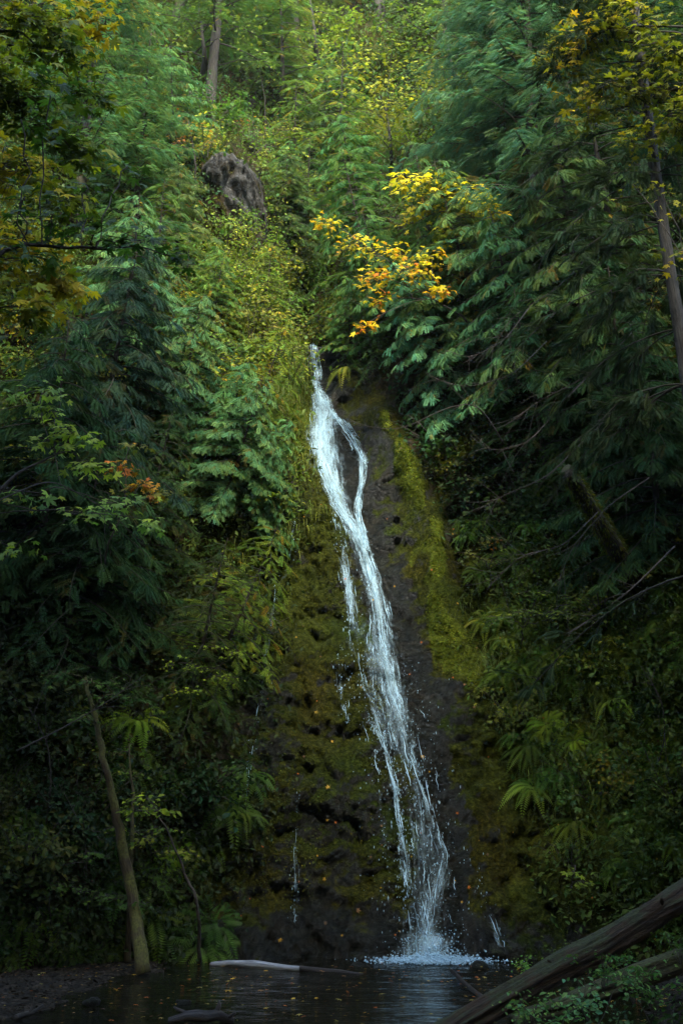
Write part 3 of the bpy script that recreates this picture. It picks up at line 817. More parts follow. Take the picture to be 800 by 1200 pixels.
# moss fuzz
def mossfuzz():
    r = np.random.default_rng(41); g = Geo()
    x = r.uniform(-3.5, 4.2, 260000); z = r.uniform(.8, 14.5, 260000)
    m = mossat(x, z); dx = x - xfall(z)
    pr = m * 1.0 + .22 * np.exp(-((dx + .8) / .35) ** 2) * (z > 6.5) + .10 * ((dx < -.7) & (dx > -wl(z))) * (fbm(x * .9, 0 * x, z * .9, 2) > 0) + .10 * (dx > 1.4) * (z < 8) * (fbm(x * .9, 0 * x, z * .9, 2) > .1)
    k = (r.random(len(x)) < pr) & (np.abs(dx) > .42); x, z, m = x[k], z[k], m[k]
    n = len(x); P = np.stack([x, yterr(x, z), z], 1); N = tnormal(P, .08)
    dd = unit(N * .7 + np.array([0, 0, -.7]) + r.normal(0, .35, (n, 3))); up = unit(N + np.array([0, 0, .6]) + r.normal(0, .3, (n, 3)))
    sz = r.uniform(.025, .07, n)
    pat = .75 + .5 * fbm(x * 2.5, 0 * x, z * 1.6, 3)[:, None]
    c = (np.array([.092, .122, .012]) * (m > .25)[:, None] + np.array([.05, .062, .012]) * (m <= .25)[:, None]) * tint(r, n, .25) * pat.clip(.35, 1.5)
    g.inst(quad_tpl(.22), frames(dd, up) * sz[:, None, None], P - dd * .01, c)
    return g
tag(mossfuzz().build('moss', M_MOSSF), 'bright olive moss carpeting the rock rib right of the waterfall', 'moss', kind='stuff').color = (1, 1, 1, 1)
print('T stuff', round(time.time() - T0, 1))

# ferns
FERNS = [lambda s=s: [('fronds', fern_geo(s, 13 + s % 4, .85, .25 + .1 * (s % 3)), M_LEAF)] for s in (51, 52, 53, 54)]
def place_ferns(n, box, seed, sc=(.6, 1.1), colour=(.05, .085, .018), dens=None, nm='sword_fern', kind='sword fern', lab=None, extra=None):
    P, px, py, r = scatter(n, box, seed, dens=dens); N = tnormal(P)
    for k in range(len(P)):
        a = area(px[k], py[k]); v = int(r.integers(0, 4))
        up = N[k] * .75 + np.array([0, 0, .55]) + r.normal(0, .12, 3)
        c = np.array(colour) * tint(r, 1, .2, .02)[0]
        instance(nm, ('fern', v), FERNS[v], P[k] + N[k] * .02, r.uniform(*sc) * (1 + .02 * max(0, P[k][1] - 20)), 0, tilt_to(up, r.uniform(0, 6.28)),
                 (lab or 'green sword fern with arching fronds ') + WHERE[a], 'fern', 'sword ferns ' + WHERE[a], c)
place_ferns(115, (540, 600, 830, 1040), 61, (.45, 1.0), (.09, .15, .016), dens=lambda a, b: .35 + .65 * ((b < 800) | (a > 700)))
place_ferns(34, (560, 430, 860, 640), 62, (.6, 1.0), (.045, .09, .02))
place_ferns(105, (-60, 640, 290, 1110), 63, (.5, 1.1), (.05, .095, .015))
place_ferns(30, (-60, 420, 330, 650), 64, (.6, 1.1), (.08, .15, .025))
place_ferns(22, (230, 250, 420, 440), 65, (.7, 1.2), (.07, .10, .018))
place_ferns(14, (410, 280, 700, 440), 66, (.7, 1.1), (.045, .08, .022))

# shrubs
SHR = [lambda s=s: [('foliage', _s[0], M_LEAF) if i == 0 else ('stem', _s[1], M_TWIG) for _s in [shrub_geo(s, 1.0, 11, (.075, .06, .095, .085)[s % 4], (QUAD, OVAL, OVAL, MAPLE_LO)[s % 4], 1.1, (.0, .2, .1, .3)[s % 4])] for i in (0, 1)] for s in (72, 73, 74, 75)]
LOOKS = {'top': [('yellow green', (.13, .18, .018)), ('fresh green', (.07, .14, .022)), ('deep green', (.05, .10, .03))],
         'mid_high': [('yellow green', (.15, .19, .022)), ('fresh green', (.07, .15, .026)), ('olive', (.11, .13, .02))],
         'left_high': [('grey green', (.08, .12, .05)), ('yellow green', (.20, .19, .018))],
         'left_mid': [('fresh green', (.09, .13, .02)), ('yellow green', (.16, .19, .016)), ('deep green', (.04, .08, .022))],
         'left_low': [('deep green', (.022, .04, .011)), ('olive', (.04, .05, .010))],  # both greens darkened to stand for the shade low on the bank
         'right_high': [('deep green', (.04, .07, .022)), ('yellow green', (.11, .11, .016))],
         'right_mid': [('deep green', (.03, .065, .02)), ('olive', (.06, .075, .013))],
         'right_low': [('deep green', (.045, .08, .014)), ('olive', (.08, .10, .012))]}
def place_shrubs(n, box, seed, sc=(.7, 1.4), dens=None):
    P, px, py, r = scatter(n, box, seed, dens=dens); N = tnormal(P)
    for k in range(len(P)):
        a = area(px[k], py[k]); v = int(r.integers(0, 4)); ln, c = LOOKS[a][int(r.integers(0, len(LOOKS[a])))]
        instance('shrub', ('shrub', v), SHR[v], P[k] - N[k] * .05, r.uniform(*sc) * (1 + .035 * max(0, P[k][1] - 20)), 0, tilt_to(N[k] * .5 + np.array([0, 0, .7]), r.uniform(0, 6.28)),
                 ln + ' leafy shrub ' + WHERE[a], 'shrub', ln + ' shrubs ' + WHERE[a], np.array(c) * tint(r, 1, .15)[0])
place_shrubs(60, (-100, 400, 340, 1110), 81, dens=sparse_right)
place_shrubs(62, (420, 300, 900, 1050), 82, dens=sparse_right)
place_shrubs(60, (180, 130, 430, 450), 83, (.7, 1.3))
place_shrubs(30, (-80, 100, 220, 420), 84, (.8, 1.5))
place_shrubs(34, (380, -40, 800, 320), 85, (.9, 1.6))
print('T shrubs', round(time.time() - T0, 1))

# conifers: prototypes at real size
def cp(**kw):
    def f():
        c, w = conifer(**kw)
        return [('trunk', w, kw.get('bark_', M_BARK)), ('crown', c, M_NEEDLE)]
    return f
PRO = {
    'cedar_s1': cp(seed=101, H=3.6, L=1.7, kind='cedar', nb=54, z0=.05, spr=.25, fine=True, dens=1.35),
    'cedar_s2': cp(seed=102, H=4.2, L=1.9, kind='cedar', nb=58, z0=.05, spr=.27, fine=True, dens=1.35),
    'cedar_b1': cp(seed=103, H=15, L=3.6, kind='cedar', nb=120, z0=.10, spr=.35, dens=.85, bare=.10),
    'cedar_b2': cp(seed=104, H=17, L=4.0, kind='cedar', nb=125, z0=.12, spr=.36, dens=.85, bare=.10),
    'fir_b1': cp(seed=105, H=17, L=3.0, kind='fir', nb=110, z0=.22, spr=.55, dens=.8),
    'fir_b2': cp(seed=106, H=14, L=2.7, kind='fir', nb=95, z0=.12, spr=.50, dens=.8),
    'hem_s1': cp(seed=107, H=3.8, L=1.6, kind='fir', nb=46, z0=.05, spr=.34, dens=1.0),
}
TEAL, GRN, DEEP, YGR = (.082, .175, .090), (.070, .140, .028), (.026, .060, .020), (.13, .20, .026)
def con(key, base, label, scale=1.0, rz=0., colour=TEAL, group=None, name=None, tilt=None, cat='tree'):
    nm = name or ('cedar_tree' if key.startswith('cedar') else 'fir_tree')
    return instance(nm, key, PRO[key], base, scale, rz, tilt_to(tilt, 0) if tilt is not None else None, label, cat, group, colour)
def ontop(px, py, dz=0): p = hit1(px, py); p[2] += dz; return p
# forest on the skyline and upper slope: (key, px, py of the foot, scale, rz, colour, label)
UP = [
 ('fir_b1', 252, 145, 1.0, 0.3, GRN, 'dark green fir with grey trunk above the rocky outcrop'),
 ('fir_b2', 296, 128, 1.1, 1.3, GRN, 'slim fir just right of the trunk above the outcrop'),
 ('cedar_b1', 150, 330, .58, 2.1, (.095, .185, .06), 'blue green cedar left of the grey outcrop'),
 ('cedar_b2', 95, 270, .72, .7, (.085, .18, .065), 'tall blue green cedar at the upper left slope'),
 ('fir_b1', 60, 120, 1.1, 3.1, DEEP, 'dark fir behind the left maple'),
 ('fir_b2', 345, 60, 1.1, 4.0, YGR, 'light green fir at the top of the gully'),
 ('fir_b1', 210, 40, 1.2, 5.0, GRN, 'fir on the skyline above the left cedars'),
 ('cedar_b2', 595, 260, .72, 2.2, TEAL, 'broad blue green cedar over the yellow maple'),
 ('cedar_b1', 640, 330, 1.0, .9, TEAL, 'blue green cedar with hanging boughs at the upper right'),
 ('cedar_b2', 690, 190, .9, 3.6, TEAL, 'blue green cedar behind the top right maple'),
 ('fir_b1', 520, 60, .8, 1.9, GRN, 'dark fir on the skyline above the teal cedars'),
 ('fir_b2', 610, 60, 1.1, 2.5, GRN, 'fir on the skyline at the small patch of sky'),
 ('cedar_b1', 770, 260, .9, 4.1, DEEP, 'dark cedar at the right edge behind the tall trunk'),
 ('fir_b1', 450, 30, 1.2, .1, YGR, 'pale green fir on the skyline at top centre'),
 ('fir_b1', 130, 20, 1.2, 2.0, DEEP, 'dark fir on the skyline at the far upper left'),
 ('fir_b1', 740, 20, 1.2, 2.9, DEEP, 'dark fir on the skyline at the far upper right'),
 ('fir_b2', 390, 10, 1.2, 2.9, GRN, 'green fir on the skyline over the gully'),
 ('fir_b1', 285, 30, 1.2, 3.9, GRN, 'green fir on the skyline above the outcrop firs'),
]
for key, px, py, s, rz, c, lab in UP:
    con(key, ontop(px, py, -.3), lab, s, rz, c, 'trees of the upper slope')

# young cedars and hemlocks leaning out of the banks: (key, px, py of foot, scale, colour, lean x, label)
YO = [
 ('cedar_s1', 205, 500, .85, (.095, .195, .075), .30, 'young blue green cedar leaning out above the left bank'),
 ('cedar_s2', 262, 600, .72, (.095, .195, .075), .38, 'feathery blue green cedar reaching towards the upper falls'),
 ('hem_s1', 165, 650, .8, (.035, .065, .02), .25, 'shaded hemlock low on the left bank'),
 ('cedar_s2', 110, 560, 1.2, (.025, .055, .035), .2, 'dark young cedar behind the green maple leaves'),
 ('hem_s1', 245, 400, .6, YGR, .2, 'small hemlock on the ledge left of the fall head'),
 ('cedar_s2', 140, 420, .9, (.095, .195, .075), .2, 'bushy blue green cedar at the middle of the left bank'),
 ('hem_s1', 285, 520, .8, YGR, .4, 'light green young hemlock beside the grassy edge'),
 ('cedar_s1', 205, 320, .8, (.10, .15, .05), .1, 'young cedar below the grey outcrop'),
 ('hem_s1', 180, 380, .9, GRN, .1, 'young hemlock between the left cedars'),
 ('hem_s1', 310, 380, .6, YGR, .1, 'yellow green hemlock just above the grassy ledge'),
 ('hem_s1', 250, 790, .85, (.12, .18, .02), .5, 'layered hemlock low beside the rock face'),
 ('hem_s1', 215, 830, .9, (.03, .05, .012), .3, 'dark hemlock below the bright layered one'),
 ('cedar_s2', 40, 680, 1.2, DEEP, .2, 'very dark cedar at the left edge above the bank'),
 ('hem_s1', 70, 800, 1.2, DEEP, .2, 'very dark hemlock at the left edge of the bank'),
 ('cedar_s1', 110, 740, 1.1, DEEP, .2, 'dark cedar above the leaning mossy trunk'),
 ('cedar_s1', 470, 400, .9, (.06, .14, .045), -.35, 'young cedar overhanging the fall head from the right'),
 ('cedar_s2', 535, 470, .9, (.09, .22, .11), -.45, 'pale blue green cedar bough tree right of the fall head'),
 ('hem_s1', 440, 350, 1.1, GRN, -.25, 'green hemlock in the gully above the fall head'),
 ('cedar_s1', 430, 300, 1.1, (.07, .17, .05), -.2, 'green cedar left of the yellow maple'),
 ('cedar_s2', 570, 400, 1.1, (.085, .15, .045), -.3, 'drooping cedar below the yellow maple'),
 ('cedar_s1', 620, 470, 1.2, (.055, .14, .06), -.3, 'drooping cedar at the middle of the right bank'),
 ('cedar_s2', 690, 420, 1.3, (.075, .13, .04), -.2, 'large young cedar right of the drooping pair'),
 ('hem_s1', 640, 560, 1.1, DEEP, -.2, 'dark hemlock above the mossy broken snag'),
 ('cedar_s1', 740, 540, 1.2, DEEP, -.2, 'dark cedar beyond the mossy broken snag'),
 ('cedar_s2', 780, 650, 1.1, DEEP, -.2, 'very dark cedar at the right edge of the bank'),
 ('hem_s1', 720, 330, 1.4, (.04, .07, .03), -.2, 'hemlock between the right trunk and the cedars'),
 ('hem_s1', 520, 380, 1.1, (.07, .14, .03), -.2, 'green hemlock under the orange maple leaves'),
 ('hem_s1', 360, 330, 1.2, GRN, 0, 'green hemlock at the back of the gully'),
 ('cedar_s1', 380, 260, 1.2, (.055, .095, .035), 0, 'green cedar high in the gully'),
 ('cedar_s1', 240, 560, .8, (.085, .20, .07), .45, 'light green young cedar reaching out low over the rock face'),
 ('cedar_s2', 285, 610, .6, (.09, .20, .07), .5, 'small light green cedar at the edge of the rock face'),
 ('cedar_s1', 245, 385, .6, (.10, .20, .05), .1, 'light green cedar right below the outcrop'),
 ('hem_s1', 215, 370, .6, (.11, .19, .03), .1, 'light green hemlock below the outcrop'),
 ('cedar_s2', 330, 275, .7, (.09, .18, .05), .1, 'small green cedar right of the outcrop'),
 ('hem_s1', 345, 250, 1.2, (.11, .19, .03), .0, 'light green hemlock at the head of the gully'),
 ('hem_s1', 400, 210, 1.3, (.10, .18, .03), .0, 'bright hemlock below the pale alder'),
 ('cedar_s1', 205, 215, 1.2, (.08, .18, .06), .0, 'green cedar left of the outcrop'),
 ('hem_s1', 330, 130, 1.6, (.10, .17, .03), .0, 'light hemlock under the upper firs'),
 ('cedar_s1', 412, 408, .55, (.07, .15, .035), -.1, 'tiny cedar drooping over the fall head'),
 ('hem_s1', 445, 430, .5, (.06, .12, .03), -.4, 'small hemlock hanging at the top of the mossy rib'),
 ('cedar_s2', 335, 310, .8, (.05, .085, .025), 0, 'green cedar right of the thin grey sapling trunk'),
]
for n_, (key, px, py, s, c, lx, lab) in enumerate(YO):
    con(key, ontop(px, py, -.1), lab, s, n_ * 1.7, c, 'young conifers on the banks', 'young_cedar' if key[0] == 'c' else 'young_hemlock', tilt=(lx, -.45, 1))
print('T conifers', round(time.time() - T0, 1))

# the conifer trunk at the right edge, close to the viewer
def right_tree():
    base = at(830, 760, 13.0); base[2] = .5; base[0] += .2
    top = at(752, 60, 13.6)
    top2 = base + (top - base) * 1.7
    e = empty('conifer_tree', base, 'tall grey trunk with bare drooping limbs leaning at the right edge', 'tree')
    w, c = Geo(), Geo(); r = np.random.default_rng(5)
    n = 26; s = np.linspace(0, 1, n)[:, None]; P = base * (1 - s) + top2 * s + np.concatenate([.05 * np.sin(s * 9), 0 * s, 0 * s], 1)
    tube(w, P, np.linspace(.125, .04, n), 12, rough=.15)
    for k in range(74):
        f = r.uniform(.20, .95); i = int(f * (n - 1)); az = r.choice([PI, PI, PI, 0]) + r.normal(0, .8); l = (2.9 - 1.7 * f) * r.uniform(.5, 1.1)
        s2 = np.linspace(0, 1, 9)[:, None]; hd = np.array([math.cos(az), math.sin(az) * .8, 0])
        B = P[i] + l * (hd * s2 + np.array([0, 0, 1]) * (.05 * s2 - .55 * s2 ** 2)) + np.cumsum(r.normal(0, .012, (9, 3)), 0)
        tube(w, B, np.linspace(.017, .004, 9), 4, cap=False)
        for q in range(3, 9):
            for _ in range(3):
                d = unit(hd + r.normal(0, .5, 3) + np.array([0, 0, -.5])); L2 = r.uniform(.2, .55)
                tw = B[q] + d * np.linspace(0, L2, 4)[:, None]; tube(w, tw, (.004, .003, .003, .002), 3, cap=False)
                if r.random() < .75:
                    m = 4; o = B[q] + d * r.uniform(.2, 1, (m, 1)) * L2; dd = unit(d + r.normal(0, .4, (m, 3)) + [0, 0, -.2])
                    c.inst(CEDAR_F[k % 2], frames(dd, unit(np.array([0, 0, 1.]) + r.normal(0, .25, (m, 3)))) * r.uniform(.16, .3, m)[:, None, None], o, np.array([.03, .052, .025]) * tint(r, m, .25))
    w.build('trunk', M_BARKG, e, True, origin=base); c.build('crown', M_NEEDLE, e, origin=base)
right_tree()

# ------------------------------------------------------------------ maples
def cl(lst): return [(at(px, py, Y), rad, nf) for px, py, Y, rad, nf in lst]
YEL = palette([(.48, .38, .012), (.38, .35, .015), (.20, .26, .02)], [3, 3, 1.5], .16, 1.3, 3)
ORG = palette([(.45, .13, .012), (.52, .27, .012), (.46, .37, .015), (.30, .30, .02)], [.9, 1.6, 2.2, 1.2], .18, 1.6, 9)
b0 = hit1(600, 400)
broadleaf('maple_tree', b0, [at(585, 340, 21.2), at(555, 290, 20.8), at(540, 240, 21)],
    cl([(575, 245, 19.8, .45, .6), (545, 225, 19.7, .5, .6), (480, 212, 20.0, .7, 1.0), (520, 225, 20.4, .75, 1.1), (550, 240, 20.5, .65, 1.0), (490, 245, 20.5, .6, .7), (520, 272, 20.6, .6, .8), (560, 262, 20.7, .45, .5), (505, 290, 20.6, .4, .4)]),
    .20, YEL, 'bright yellow maple spreading over the slope right of the gully', trunk_r=.05, fine=True, seed=11, step=.11, twigs=26, bark=M_TWIG)
b0 = hit1(560, 420)
broadleaf('maple_tree', b0, [at(545, 370, 20.4), at(500, 345, 20)],
    cl([(455, 300, 19.8, .6, 1.0), (415, 285, 19.8, .5, .8), (385, 262, 19.9, .4, .6), (490, 318, 19.8, .5, .9), (440, 325, 19.8, .5, .8), (505, 300, 20.0, .35, .5), (445, 350, 19.8, .4, .4), (428, 380, 19.8, .3, .35), (515, 340, 19.8, .35, .5)]),
    .145, ORG, 'orange and yellow maple sprays under the bright yellow maple', trunk_r=.04, fine=True, seed=12, step=.10, twigs=32, bark=M_TWIG)
# left maple close to the viewer
OLV = palette([(.06, .10, .010), (.15, .18, .012), (.30, .25, .012), (.40, .26, .012)], [1.6, 3.4, 2.6, .4], .2, .8, 5)
b0 = at(-120, 900, 10.5); b0[2] = 0
broadleaf('maple_tree', b0, [at(-130, 600, 10.5), at(-100, 300, 10.6), at(-60, 50, 10.8), at(-40, -250, 11)],
    cl([(20, 20, 11, .8, 1.2), (70, 60, 11.5, .7, 1.1), (20, 110, 11, .8, 1.2), (85, 20, 12, .7, .9), (60, 150, 11.5, .6, .9), (20, 200, 11, .7, 1.1),
        (70, 235, 12, .6, .9), (105, 110, 12.5, .5, .7), (30, 280, 11, .7, 1.0), (60, 330, 11.4, .5, .8), (25, 360, 11, .5, .6), (100, 180, 12, .35, .5), (-30, 80, 10.6, .8, 1), (-30, 300, 10.6, .7, 1)]),
    .19, OLV, 'olive and yellow maple filling the upper left edge', trunk_r=.16, fine=True, seed=13, step=.10, twigs=60)
DGR = palette([(.025, .055, .010), (.04, .085, .012), (.07, .11, .012)], [2, 2, 1], .2, 1.0, 8)
b0 = at(-90, 1000, 8.2); b0[2] = .05
broadleaf('maple_tree', b0, [at(-100, 600, 8.2), at(-70, 350, 8.4), at(20, 290, 8.8), at(130, 292, 9)],
    cl([(60, 255, 8.8, .45, .7), (110, 275, 8.9, .4, .6), (165, 285, 9, .38, .6), (200, 300, 9, .22, .4), (30, 300, 8.7, .4, .6), (150, 195, 9.4, .3, .35), (100, 215, 9.2, .3, .3), (30, 230, 8.8, .4, .5), (60, 110, 8.8, .45, .6), (25, 140, 8.6, .4, .5)]),
    .155, DGR, 'dark green maple branch of large leaves hanging at the upper left', trunk_r=.05, fine=True, seed=14, step=.12, twigs=14, flat=.15)
# green maple on the left at mid height
GM = palette([(.20, .27, .03), (.13, .22, .04), (.08, .16, .05), (.26, .24, .02)], [2, 2, 1, .5], .2, 1.2, 2)
b0 = at(-60, 900, 13.5); b0[2] = .1
broadleaf('vine_maple', b0, [at(-50, 700, 13.6), at(0, 560, 13.8), at(70, 530, 14)],
    cl([(50, 460, 14, .45, .7), (90, 505, 14, .45, .8), (60, 520, 14, .4, .6), (105, 545, 14.2, .4, .8), (60, 480, 14, .3, .5), (145, 590, 14.4, .45, .8), (100, 600, 14.2, .45, .7), (30, 580, 14, .5, .6), (20, 640, 13.8, .4, .4), (175, 612, 14.5, .3, .4)]),
    .17, GM, 'green maple with layered leaves at the middle of the left edge', trunk_r=.05, fine=True, seed=15, step=.11, twigs=17, flat=.14, bark=M_TWIG)
RD = palette([(.30, .09, .01), (.36, .19, .012), (.12, .12, .015), (.10, .12, .02)], [1.2, 1, 1.3, 1], .2, 2.2, 4)
b0 = hit1(120, 700)
broadleaf('vine_maple', b0, [at(125, 640, 16), at(145, 590, 15.8)],
    cl([(165, 568, 15.6, .4, .8), (140, 545, 15.6, .35, .5), (185, 578, 15.6, .22, .5), (155, 520, 15.8, .25, .3)]),
    .13, RD, 'small vine maple turning orange among the dark cedars', trunk_r=.025, fine=True, seed=16, step=.10, twigs=22, flat=.14, bark=M_TWIG)
# top right maple
OLR = palette([(.09, .12, .012), (.17, .18, .012), (.30, .24, .014), (.38, .24, .014)], [2, 3.4, 1.4, .15], .2, .8, 15)
b0 = at(960, 1000, 12.5); b0[2] = .4
broadleaf('maple_tree', b0, [at(960, 600, 12.5), at(920, 300, 12.8), at(880, 60, 13), at(860, -200, 13)],
    cl([(690, 40, 13, .7, 1.1), (740, 30, 13, .8, 1.3), (790, 60, 12.6, .8, 1.3), (700, 105, 13.2, .6, 1.0), (750, 110, 13, .7, 1.1), (790, 140, 12.8, .6, 1), (670, 85, 13.4, .4, .6), (650, 60, 13.5, .35, .5), (720, -20, 13, .8, 1.2), (690, 135, 13.4, .4, .5), (740, 165, 13.2, .4, .4), (830, 100, 12.6, .8, 1)]),
    .155, OLR, 'olive yellow maple filling the top right corner', trunk_r=.15, fine=True, seed=17, step=.095, twigs=44)
b0 = at(905, 900, 12.2); b0[2] = .4
broadleaf('vine_maple', b0, [at(890, 600, 12.2), at(850, 420, 12.4), at(810, 330, 12.6)],
    cl([(790, 300, 12.6, .35, .6), (775, 225, 12.8, .35, .4), (740, 215, 13.2, .3, .35), (795, 250, 12.6, .35, .5)]),
    .12, OLR, 'few yellow leaves on a thin maple beside the right trunk', trunk_r=.04, fine=True, seed=18, step=.12, twigs=12, bark=M_TWIG)
# broadleaf trees of the upper slope
LG = palette([(.11, .16, .016), (.19, .21, .02), (.28, .26, .02)], [2, 2.5, .8], .22, .5, 1)
LG2 = palette([(.08, .13, .02), (.12, .16, .02), (.18, .19, .02)], [2, 2, .6], .22, .5, 6)
def upper(px, py, dy, cls, label, pal=LG, seed=1, tr=.12, size=.16, bark=None, tw=26, nm='alder_tree'):
    b = hit1(px, py); Y = b[1]
    broadleaf(nm, b, [at(px + a, py - c, Y - dy * .5) for a, c in ((0, 40), (-8, 90))], [(at(x, y, Y - dy + q), rd, nf) for x, y, q, rd, nf in cls], size, pal, label, group='broadleaf trees of the upper slope',
              trunk_r=tr, seed=seed, step=.14, twigs=tw, flat=.3, bark=bark)
upper(458, 215, 2.5, [(445, 130, 0, .9, .9), (475, 120, 0, .9, .9), (500, 95, 0, .9, .9), (425, 140, 0, .7, .7), (430, 75, 0, 1.1, 1), (460, 60, .5, 1.1, 1), (400, 60, 0, 1.0, .9), (440, 105, 0, .9, .8), (480, 90, .6, 1.0, .9), (410, 110, 0, .8, .6), (500, 60, .8, .9, .7)], 'alder with a pale thin trunk at top centre', LG, 21, .09, bark=M_BARKG)
upper(350, 240, 2, [(345, 150, 0, .9, 1), (375, 165, 0, .9, 1), (330, 180, 0, .7, .8), (395, 190, .3, .8, .9), (360, 205, 0, .7, .8), (420, 165, .3, .8, .8), (340, 210, .2, .6, .5)], 'light green alder leaning over the gully', LG, 22, .07, .14)
upper(312, 290, .8, [(312, 195, 0, .6, .7), (335, 215, 0, .5, .5), (300, 180, 0, .5, .4)], 'thin grey sapling trunk below the outcrop', LG2, 23, .055, .13, bark=M_BARKG)
upper(370, 90, 2, [(350, 30, 0, 1.2, 1), (385, 20, 0, 1.2, 1), (340, 65, 0, 1.1, 1), (380, 60, .5, 1.1, .9), (325, 100, 0, .8, .8), (365, 100, 0, .9, .8)], 'yellow green alder above the gully', LG, 24, .12, .17)
upper(530, 130, 3, [(500, 110, 0, 1.0, .9), (540, 110, 0, .8, .7), (510, 35, 0, 1.2, 1), (545, 20, 0, 1.0, 1), (480, 20, 0, 1.2, 1), (525, 75, 0, .9, .8), (460, 15, 0, 1.1, .9)], 'green alder left of the teal cedar tops', LG2, 25, .12, .17)
upper(240, 100, 2, [(215, 20, 0, 1.2, 1), (250, 10, 0, 1.1, 1), (280, 30, 0, 1.1, 1), (200, 60, 0, 1.0, .8), (300, 70, .5, .9, .7)], 'green alder crown above the outcrop firs', LG2, 26, .12, .17)
upper(150, 60, 1.5, [(150, 5, 0, .7, .8), (165, 20, 0, .6, .7), (135, 15, 0, .5, .5)], 'golden yellow maple high at the upper left', YEL, 27, .07, .2, nm='maple_tree')
upper(230, 230, 1, [(228, 150, 0, .7, .8), (250, 170, 0, .5, .6), (215, 165, 0, .6, .6)], 'rust and olive maple at the left of the outcrop', palette([(.2, .10, .02), (.13, .13, .02), (.25, .16, .02)], None, .2, 1, 3), 28, .04, .12, nm='vine_maple')
upper(312, 165, .6, [(300, 145, 0, .6, .8), (330, 150, 0, .6, .7), (275, 140, 0, .5, .6)], 'rust coloured bush on the slope beside the outcrop', palette([(.22, .09, .02), (.15, .12, .02), (.30, .15, .02)], None, .2, 1, 3), 29, .03, .12, nm='vine_maple')
# yellow accents
for px, py, sd, lab in ((330, 440, 31, 'yellow green vine maple beside the fall head'), (270, 350, 32, 'yellow green vine maple under the outcrop'), (300, 395, 33, 'small yellow vine maple above the grassy ledge'), (240, 445, 34, 'small orange tinged vine maple on the left bank'), (300, 330, 35, 'yellow vine maple just below the grey outcrop'), (330, 350, 36, 'golden vine maple at the left rim of the gully'),
    (215, 390, 37, 'yellow green vine maple on the slope below the teal cedars'), (285, 480, 38, 'olive vine maple beside the hanging grass'), (360, 290, 39, 'yellow green vine maple inside the gully')):
    b = hit1(px, py); Y = b[1]
    broadleaf('vine_maple', b, [b + np.array([0, -.3, .5])], [(b + np.array([dx_, -.6, dz_]), .5, 1.0) for dx_, dz_ in ((-.5, .6), (.5, .4), (0, .9), (.1, .2))], .10,
              palette([(.24, .25, .018), (.15, .18, .018), (.36, .25, .018)], [2, 2.5, .5], .2, 2, sd), lab, trunk_r=.018, seed=sd, step=.08, twigs=14, bark=M_TWIG, group='vine maples near the fall head')
# leafy growth on the left low bank and right bank
LB = palette([(.12, .17, .014), (.07, .12, .014), (.17, .19, .016)], [2, 2, 1], .2, 1.2, 7)
for px, py, Yd, sd, sz, lab, pal_, offs in (
    (140, 1010, 15.2, 41, .085, 'light green salmonberry beside the leaning mossy trunk', LB, ((0, .3), (.35, .5), (.6, .15), (.15, .8), (-.3, .5))),
    (225, 800, 17.0, 42, .075, 'bright green layered vine maple at the edge of the rock face', palette([(.22, .30, .02), (.14, .21, .018)], None, .2, 1, 1), ((0, .4), (.45, .25), (-.4, .5), (.2, .8), (.6, .7), (-.2, .0))),
    (60, 1080, 15.0, 43, .08, 'dark leafy shrub at the foot of the left bank', DGR, ((0, .4), (.5, .3), (-.4, .5), (.9, .2), (.2, .9))),
    (600, 640, 17.5, 44, .085, 'vine maple with a few orange leaves under the bare twigs', palette([(.08, .10, .02), (.12, .12, .02), (.35, .14, .02)], [2, 2, .5], .2, 2.2, 3), ((0, .5), (-.4, .6), (.4, .45), (.1, .9))),
    (640, 720, 17.0, 45, .075, 'small leaved green bush on the middle of the right bank', LB, ((0, .4), (.5, .4), (-.5, .3), (.2, .8), (.9, .6))),
    (745, 1060, 14.0, 46, .10, 'yellow green seedling behind the big fallen log', palette([(.20, .24, .015), (.14, .19, .015)], None, .2, 1, 1), ((0, .35), (.15, .2))),
    ):
    b = at(px, py, Yd)
    yt = float(yterr(np.array([b[0]]), np.array([b[2]]))[0]); b[1] = min(yt, 40) - .2; fw = 1.0 if sd in (41, 42, 43, 45) else .45
    r_ = .4 if sd != 46 else .14
    broadleaf('bush', b, [b + np.array([0, -.25, .35])], [(b + np.array([dx_, -fw, dz_]), r_, .9 if sd != 46 else .35) for dx_, dz_ in offs], sz, pal_, lab, 'bush', trunk_r=.018, seed=sd, step=.075, twigs=14, flat=.16, bark=M_TWIG, fine=(sd == 46))
print('T broadleaf', round(time.time() - T0, 1))

# ------------------------------------------------------------------ unseen forest added behind and beside the viewer to shade the ravine
def forest():
    g = Geo(); r = np.random.default_rng(77)
    c, w = conifer(seed=201, H=34, L=6.5, kind='cedar', nb=150, z0=.08, spr=1.5, dens=.42)
    V, T, C, U = c.arrays(); W, TW, CW, UW = w.arrays()
    spots = [(-22, -10, 1.3), (-13, -15, 1.45), (-6, -17, 1.45), (1, -18, 1.4), (8, -17, 1.08), (14.5, -14, 1.4), (-7, -1, .85), (9.5, -1, .8), (22, -9, 1.2), (-17, -2, 1.0), (17, -3, 1.0), (-13, 6, .8), (14, 6.5, .85),
             (-26, 4, 1.1), (26, 4, 1.1), (-9, -24, 1.3), (9, -24, 1.3), (0, -28, 1.3), (-11, 0, .75), (12, 1, .8)]
    for x, y, s in spots:
        a = r.uniform(0, 6.28); M = np.array([[math.cos(a), math.sin(a), 0], [-math.sin(a), math.cos(a), 0], [0, 0, 1]]) * s
        o = np.array([x, y, 0.2]); c0 = np.array(DEEP) * 1.2
        g.add(V @ M + o, T, C * c0); g.add(W @ M + o, TW, CW * np.array([.06, .05, .04]))
    return g
